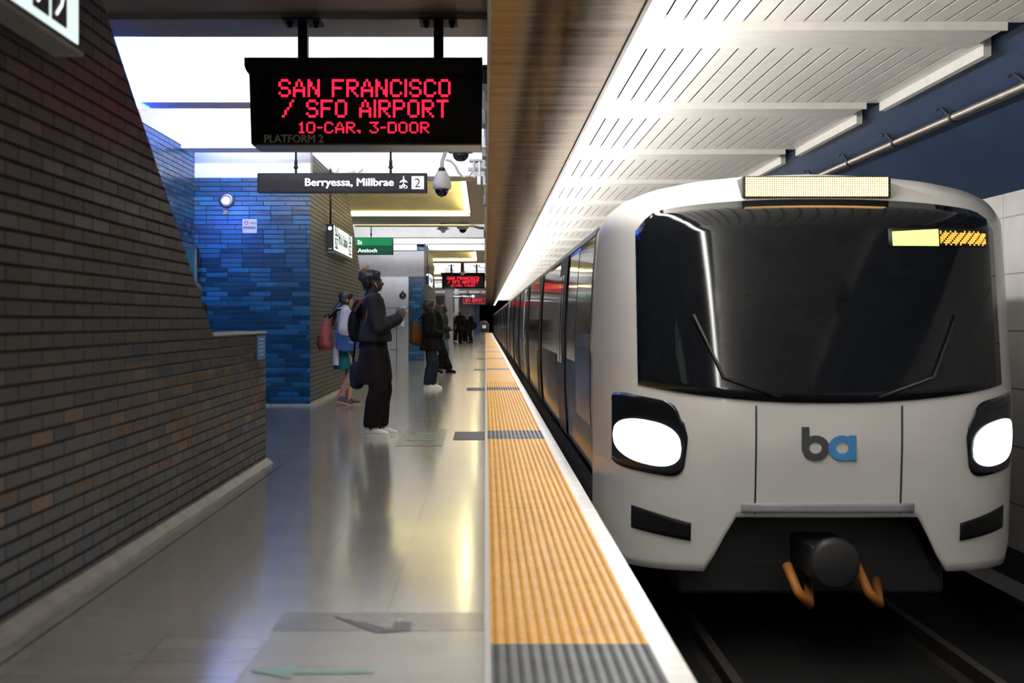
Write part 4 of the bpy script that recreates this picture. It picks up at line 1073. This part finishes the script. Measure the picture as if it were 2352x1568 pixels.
    def shoes(s, mat, sole, name='shoe', sc=1.0, tongue=None):
        for i in range(2):
            a, td, lift = s.foot[i]; sd = Vector((-td.y, td.x, 0))
            ang = math.asin(min(lift / .2, .9)); toe = a + td * .13; toe.z = 0
            def F_(x, y, z):   # shoe space: x from heel(-.07) to toe(.20)
                v = td * (x * math.cos(ang) + z * math.sin(ang)) + Vector((0, 0, 1)) * (z * math.cos(ang) - (x - .13) * math.sin(ang) * 1.0)
                o = Vector((a.x, a.y, 0)) + td * (.13 - .13 * math.cos(ang)) + v + sd * y
                o.z = max(o.z, .0); return o
            mb = MB()
            for (x, z, rx, ry, rz) in ((-.03, .055, .042, .036, .05), (.02, .055, .06, .040, .045), (.08, .045, .07, .044, .035), (.135, .035, .055, .043, .026)):
                m2 = MB().ell((x, 0, z), (rx, ry * sc, rz), 14, 10); m2.v = [tuple(F_(*v)) for v in m2.v]; mb.add(m2.v, m2.f)
            mb.cap(F_(-.02, 0, .07), .037, F_(-.02, 0, .095), .036)
            sh_ = s.put(mb, name, mat, .007 if s.vox < .012 else .014, 2)
            out = []
            for t in range(24):
                q = 2 * math.pi * t / 24; c_, s__ = math.cos(q), math.sin(q)
                out.append((.062 + .132 * c_, s__ * (.046 + .006 * c_) * sc))
            m2 = MB().prism(out, 2, .0, .026); m2.v = [tuple(F_(*v)) for v in m2.v]
            so = s.xf(m2).build('sole', sole, sh_)
            if tongue:
                m2 = MB()
                for q in range(4): m2.tube([F_(.03 + q * .02, -.03, .085 - q * .008), F_(.035 + q * .02, 0, .098 - q * .010), F_(.03 + q * .02, .03, .085 - q * .008)], .004, 5)
                s.xf(m2).build('laces', tongue, sh_)
    def top(s, mat, g=.018, hem=.86, name='jacket', sleeve=1.0, flare=.0, collar=True, hood=False, cuff=0.0):
        mb = MB(); s.torso(mb, g, hem)
        u = s.up
        if hem < 1.0:
            c = u(hem); c0 = u(hem + .25)
            loft(mb, [(c.x, c.y, hem, .125 + g + flare, .165 + g + flare), (c.x, c.y, hem + .06, .125 + g + flare, .165 + g + flare), (c0.x, c0.y, hem + .25, .105 + g, .15 + g)])
        for i in range(2): s.arm(mb, i, g + .006, sleeve)
        if collar: mb.cap(u(1.41) + Vector((-.02, 0, 0)), .075, u(1.465) + Vector((-.015, 0, 0)), .068)
        if hood: mb.ell(u(1.40) + Vector((-.085, 0, 0)), (.065, .11, .07), 16, 10); mb.cap(u(1.43) + Vector((-.05, .06, 0)), .045, u(1.43) + Vector((-.05, -.06, 0)), .045)
        return s.put(mb, name, mat, None, 4)
    def trousers(s, mat, rs=(.105, .08, .072), end=.90, name='trousers'):
        mb = MB(); mb.ell(s.pel + Vector((-.012, 0, .02)), (.128, .165, .13), 18, 12)
        for i in range(2):
            s.leg(mb, i, rs, end)
        mb.v = [(v[0], v[1], max(v[2], .095)) for v in mb.v]
        return s.put(mb, name, mat, None, 3)

# ---- woman in black, nearest
p = Person('woman in black jacket and trousers with claw clip in her hair, white shoes', -1.165, 14.9, rot=4, H=1.735, feet=((.055, .075, 6, 0), (-.035, -.075, -4, 0)),
           hands=((.25, .10, 1.20), (.255, -.10, 1.21)), lean=-.02, yaw=12, pitch=-2, skin='skin_d', curl=62, hdir=((.5, -.25, .8), (.55, .15, .8)))
p.trousers('cloth_b', (.115, .100, .090), .88)
mb = MB(); loft(mb, [(.0, 0, .53, .175, .16), (.0, 0, .60, .188, .175), (0, 0, .75, .172, .175), (-.005, 0, .90, .145, .165), (0, 0, 1.06, .12, .15)]); p.put(mb, 'tunic', 'cloth_b', None, 6)
jk = p.top('denim_k', .030, .97, 'jacket', .90, .030)
mb = MB(); mb.cap((-.03, .055, 1.44), .028, (.045, .04, 1.445), .022); mb.cap((-.03, -.055, 1.44), .028, (.045, -.04, 1.445), .022); mb.cap((-.05, .05, 1.45), .028, (-.05, -.05, 1.45), .028); p.put(mb, 'collar', 'denim_k', .008, 2, jk)
mb = MB(); p.hell(mb, (-.018, 0, 1.625), (.100, .084, .088)); p.hell(mb, (-.055, 0, 1.58), (.058, .074, .075)); p.hell(mb, (-.085, 0, 1.665), (.058, .058, .05)); p.hell(mb, (-.105, 0, 1.625), (.045, .05, .045)); p.hell(mb, (.035, 0, 1.665), (.052, .066, .034))
hr = p.put(mb, 'hair', 'hair', .008, 2)
mb = MB()
for q in range(9):
    t_ = q / 8; mb.tube([p.hx((-.075 + .05 * t_ - .03, -.035, 1.682 + .030 * math.sin(t_ * 2.6))), p.hx((-.075 + .05 * t_ - .015, -.01, 1.722 + .028 * math.sin(t_ * 2.6))), p.hx((-.075 + .05 * t_, .02, 1.722 + .028 * math.sin(t_ * 2.6)))], .0042, 6)
mb.cap(p.hx((-.10, -.03, 1.69)), .007, p.hx((-.05, -.038, 1.712)), .007); mb.cap(p.hx((-.125, .0, 1.70)), .014, p.hx((-.10, .0, 1.725)), .010)
p.xf(mb).build('claw_clip', 'clip', hr)
mb = MB(); p.hell(mb, (.012, -.09, 1.562), (.009, .007, .010)); mb.cap(p.hx((.014, -.092, 1.556)), .0045, p.hx((.024, -.092, 1.528)), .004); p.xf(mb).build('earbud', 'wplas', p.root)
p.shoes('shoe_w', 'shoe_w', tongue='wplas')
mb = MB(); 
for i in range(2):
    a = p.ank[i]; mb.cap(a + Vector((-.0, 0, .0)), .040, a + Vector((0, 0, .045)), .042)
p.put(mb, 'socks', 'grey_c', .008, 1)
def bag(person, name, lab, cat, blob, mat, extras=()):
    t = thing(name, lab, cat, person.loc + Vector((0, 0, .8)))
    mb = MB()
    for b_ in blob: mb.ell(*b_[:2], 16, 12) if len(b_) == 2 else mb.cap(*b_)
    person.xf(mb).build('bag_body', mat, t, remesh=.010 if person.vox < .012 else .016, smooth_it=3)
    for nm, mt, m_ in extras: person.xf(m_).build(nm, mt, t)
    return t
st = MB().tube([(-.20, -.14, 1.28), (-.13, -.165, 1.39), (-.04, -.175, 1.455), (.03, -.17, 1.43), (.0, -.185, 1.30)], .014, 8)
st2 = MB().tube([(-.05, -.19, 1.36), (-.075, -.20, 1.25), (-.10, -.19, 1.15)], .008, 6)
bag(p, 'shoulder_bag', 'black slouchy bag with tan strap on the back of the woman in black', 'bag', [((-.20, .02, 1.13), (.075, .13, .17)), ((-.17, .0, 1.28), (.06, .11, .12)), ((-.18, .02, 1.04), (.085, .12, .08))], 'cloth_k', (('strap', 'strap_t', st), ('cord', 'strap_t', st2)))
m_ = MB().tube([(-.19, .17, 1.10), (-.21, .17, .85), (-.22, .17, .75)], .010, 6)
bag(p, 'tote_bag', 'dark limp tote hanging low behind the woman in black', 'bag', [((-.20, .17, .62), (.060, .09, .15)), ((-.18, .17, .53), (.075, .09, .06))], 'jean_d', (('handle', 'cloth_k', m_),))
t = thing('plastic_cup', 'clear plastic cup held by the woman in black', 'cup', p.loc + Vector((.25, 0, 1.2)))
p.xf(MB().lathe([(.030, 0), (.036, .05), (.040, .085), (.028, .10)], (.285, -.02, 1.235), 'z', 18)).build('cup_body', 'clear', t)

# ---- girl with rust backpack
g = Person('walking woman in white hoodie and green skirt with headphones round her neck', -2.04, 20.45, rot=8, H=1.63, feet=((.075, .07, 4, 0), (-.055, -.07, -2, .05)),
           hands=((.22, .16, 1.05), (.20, -.16, 1.05)), lean=.06, yaw=6, pitch=4, skin='skin_m', vox=.009, curl=40)
g.top('cloth_w', .028, .83, 'hoodie', .93, .0, True, True)
mb = MB(); loft(mb, [(.015, 0, .535, .165, .175), (.01, 0, .62, .160, .175), (0, 0, .80, .150, .170), (0, 0, .98, .118, .15)]); g.put(mb, 'skirt', 'green_s', None, 3)
mb = MB(); loft(mb, [(-.115, -.10, .60, .05, .085), (-.115, -.10, .85, .05, .085)]); g.put(mb, 'shirt_tail', 'cloth_w', None, 2)
mb = MB(); g.hell(mb, (-.014, 0, 1.622), (.106, .090, .092)); g.hell(mb, (-.03, 0, 1.56), (.082, .085, .08)); g.hell(mb, (.05, 0, 1.652), (.052, .070, .036)); g.hell(mb, (.02, 0, 1.53), (.03, .082, .05))
mb.cap(g.hx((-.07, 0, 1.52)), .05, g.hx((-.15, -.01, 1.42)), .042); mb.cap(g.hx((-.15, -.01, 1.42)), .042, (-.16, -.03, 1.20), .018)
g.put(mb, 'hair', 'hair', .010, 2)
mb = MB(); mb.tube([g.up(1.45) + Vector((.09 * math.cos(R(a)), .085 * math.sin(R(a)), .01 * math.cos(R(a)) * -2)) for a in range(60, 301, 20)], .011, 8)
for sg_ in (1, -1): mb.cap(g.up(1.43) + Vector((.055, sg_ * .085, 0)), .030, g.up(1.42) + Vector((.07, sg_ * .07, -.005)), .030)
g.xf(mb).build('headphones', 'black', g.root)
g.shoes('shoe_g', 'gum', sc=.95)
ex = []
st = MB(); st.tube([(-.22, -.08, 1.30), (-.10, -.135, 1.42), (0, -.14, 1.44), (.06, -.13, 1.36), (.02, -.16, 1.2), (-.10, -.15, 1.02)], .017, 6); st.tube([(-.22, .08, 1.30), (-.10, .135, 1.42), (0, .14, 1.44), (.06, .13, 1.36), (.02, .16, 1.2), (-.10, .15, 1.02)], .017, 6)
ex.append(('strap', 'cloth_k', st)); m_ = MB().tube([(-.245, 0, 1.28), (-.28, 0, 1.34), (-.22, 0, 1.36), (-.19, 0, 1.31)], .012, 6); ex.append(('top_loop', 'cloth_k', m_))
m_ = MB().ell((-.345, -.02, .93), (.055, .12, .11)); ex.append(('front_pocket', 'rustd', m_))
m_ = MB().tube([(-.36, -.10, 1.02), (-.40, -.02, 1.03), (-.36, .09, 1.02)], .006, 5); ex.append(('zip', 'cloth_k', m_))
bag(g, 'backpack', 'rust orange backpack on the back of the woman in white', 'backpack', [((-.265, 0, 1.05), (.105, .145, .23)), ((-.25, 0, 1.18), (.075, .12, .13)), ((-.26, 0, .91), (.12, .15, .10))], 'rust', ex)
tt = thing('tote_bag', 'blue tote bag under the arm of the woman in white', 'bag', g.loc + Vector((.05, -.2, .85)))
def totefn(sg_):
    def fn(u, v):
        x = -.14 + .36 * u; z = .80 + .31 * v - .035 * math.sin(u * math.pi) * v
        return (x - .03 * (1 - v) * (u - .5), -.235 + sg_ * (.045 * (1 - v * .4) * math.sin(math.pi * (.1 + .8 * u))), z + (.05 * (2 * u - 1) ** 2 if v < .2 else 0))
    return fn
mb = MB(); mb.grid(totefn(-1), 12, 10); mb.grid(totefn(1), 12, 10); o = g.xf(mb).build('bag_body', 'tote', tt); md = o.modifiers.new('s', 'SOLIDIFY'); md.thickness = .012
m_ = MB().tube([(-.10, -.24, 1.10), (-.05, -.22, 1.30), (0, -.17, 1.44), (.03, -.21, 1.30), (.04, -.25, 1.09)], .010, 6); g.xf(m_).build('strap', 'strap_t', tt)
m_ = MB(); m_.ell((.09, -.283, 1.01), (.028, .003, .028), 12, 8); m_.tube([(.05, -.285, .96), (.12, -.287, .95), (.17, -.283, .955)], .004, 5); m_.tube([(.07, -.285, .935), (.16, -.285, .93)], .003, 5); g.xf(m_).build('printed_emblem', 'wplas', tt)

# ---- man with brown backpack
b = Person('man in black padded coat and dark jeans with striped white sneakers', -.985, 25.2, rot=6, H=1.57, feet=((.055, .09, 5, 0), (-.06, -.08, -6, 0)), hands=((.17, .14, 1.03), (.19, -.12, 1.05)), lean=-.03, yaw=8, skin='skin_d', pitch=2, vox=.011)
b.top('cloth_k', .055, .74, 'padded_coat', .95, .02, True, True); b.trousers('jean_d', (.115, .095, .078), .92)
mb = MB(); b.hell(mb, (-.022, 0, 1.635), (.112, .098, .095)); b.hell(mb, (-.055, 0, 1.57), (.07, .085, .09)); b.hell(mb, (.04, 0, 1.675), (.06, .075, .045)); b.hell(mb, (-.15, 0, 1.57), (.035, .03, .045)); b.put(mb, 'hair', 'hair', .010, 1)
b.shoes('shoe_w', 'shoe_w', sc=1.05, tongue='sign_dk')
st = MB().tube([(-.22, -.12, 1.34), (-.08, -.20, 1.44), (.06, -.2, 1.38), (.08, -.21, 1.2), (-.1, -.2, 1.0)], .018, 6)
m_ = MB().ell((-.335, 0, .96), (.05, .11, .11))
bag(b, 'backpack', 'tan brown backpack on the back of the man in the black coat', 'backpack', [((-.275, 0, 1.08), (.115, .15, .24)), ((-.245, 0, .95), (.12, .15, .13))], 'brownbag', (('strap', 'cloth_k', st), ('front_pocket', 'brownbag', m_)))

# ---- two people behind him
q = Person('person in light blue jeans and dark coat standing behind the man with brown backpack', P(1018, 0, 36).x, 36, rot=0, H=1.62, feet=((.03, .08, 0, 0), (-.02, -.08, 0, 0)), hands=((.16, .12, 1.05), (.16, -.12, 1.05)), skin='skin_d', vox=.015)
q.top('olive_c', .04, .80, 'coat', .95, .02); q.trousers('jean_l', (.11, .085, .075)); q.shoes('cloth_k', 'cloth_k')
mb = MB(); q.hell(mb, (-.02, 0, 1.62), (.108, .092, .10)); q.hell(mb, (-.05, 0, 1.55), (.07, .08, .09)); q.put(mb, 'hair', 'hair', .014, 1)
q = Person('walking person in wide black trousers almost hidden behind the man with brown backpack', P(1005, 0, 33.2).x, 33.2, rot=0, H=1.58, feet=((.27, .06, 0, 0), (-.05, -.07, 0, .04)), hands=((.05, .22, .86), (.12, -.2, .9)), skin='skin_d', vox=.015, pelvis=(.02, 0, .87))
q.top('cloth_k', .03, .80, 'jacket', .95); q.trousers('cloth_k', (.115, .11, .12), .9); q.shoes('cloth_k', 'cloth_k')
mb = MB(); q.hell(mb, (-.02, 0, 1.62), (.105, .09, .10)); q.hell(mb, (-.05, 0, 1.55), (.07, .08, .09)); q.put(mb, 'hair', 'hairb', .014, 1)
# ---- head behind the stair wall
q = Person('person mostly hidden behind the sloping brick wall, back of the head showing', P(443, 0, 17.3).x, 17.3, rot=150, H=1.67, skin='skin_m', vox=.012)
q.top('cloth_k', .015, .82, 'jacket', .95); q.trousers('jean_d'); q.shoes('cloth_k', 'cloth_k')
mb = MB(); q.hell(mb, (-.015, 0, 1.625), (.105, .088, .088)); q.hell(mb, (-.05, 0, 1.56), (.068, .08, .08)); q.put(mb, 'hair', 'hairb', .012, 1)
# ---- far group
far = [(1037, 79, 1.68, 'cloth_k', 'hair', 0, 'leftmost of the distant group, dark bushy hair and black coat', 'skin_d', 1),
       (1046, 82, 1.70, 'grey_c', 'hairg', 20, 'person with a pale cap in the distant group, second from left', 'skin_p', 1),
       (1057, 77.5, 1.76, 'cloth_k', 'hair', 60, 'tallest person of the distant group, black hood and coat', 'skin_d', 1),
       (1069, 78, 1.52, 'cloth_k', 'hair', 80, 'short person in black in the distant group, second from right', 'skin_d', 1),
       (1082, 79, 1.72, 'cloth_k', 'hairb', 190, 'rightmost of the distant group, facing left with a blue mask', 'skin_p', 1)]
for i, (px, Y, H, cm, hm, rt, lab, sk, _) in enumerate(far):
    q = Person(lab, P(px, 0, Y).x, Y, rot=rt, H=H, skin=sk, vox=.022, hands=((.16, .12, 1.05), (.14, -.14, 1.0)), feet=((.06, .09, 5, 0), (-.06, -.09, -5, 0)))
    q.top(cm, .05, .72, 'coat', .95, .03); q.trousers('cloth_k', (.105, .085, .08)); q.shoes('shoe_w' if i == 1 else 'cloth_k', 'cloth_k')
    mb = MB(); q.hell(mb, (-.02, 0, 1.62), (.108, .095, .10)); q.hell(mb, (-.05, 0, 1.55), (.07, .085, .09)); q.put(mb, 'hair' if i != 1 else 'cap', hm, .018, 1)
    if i == 4:
        mb = MB(); q.hell(mb, (.075, 0, 1.53), (.04, .055, .045)); q.put(mb, 'face_mask', 'maskb', .014, 1)
        bag(q, 'shoulder_bag', 'black bag hanging at the side of the rightmost distant person', 'bag', [((-.22, 0, .98), (.13, .12, .2))], 'cloth_k', ())
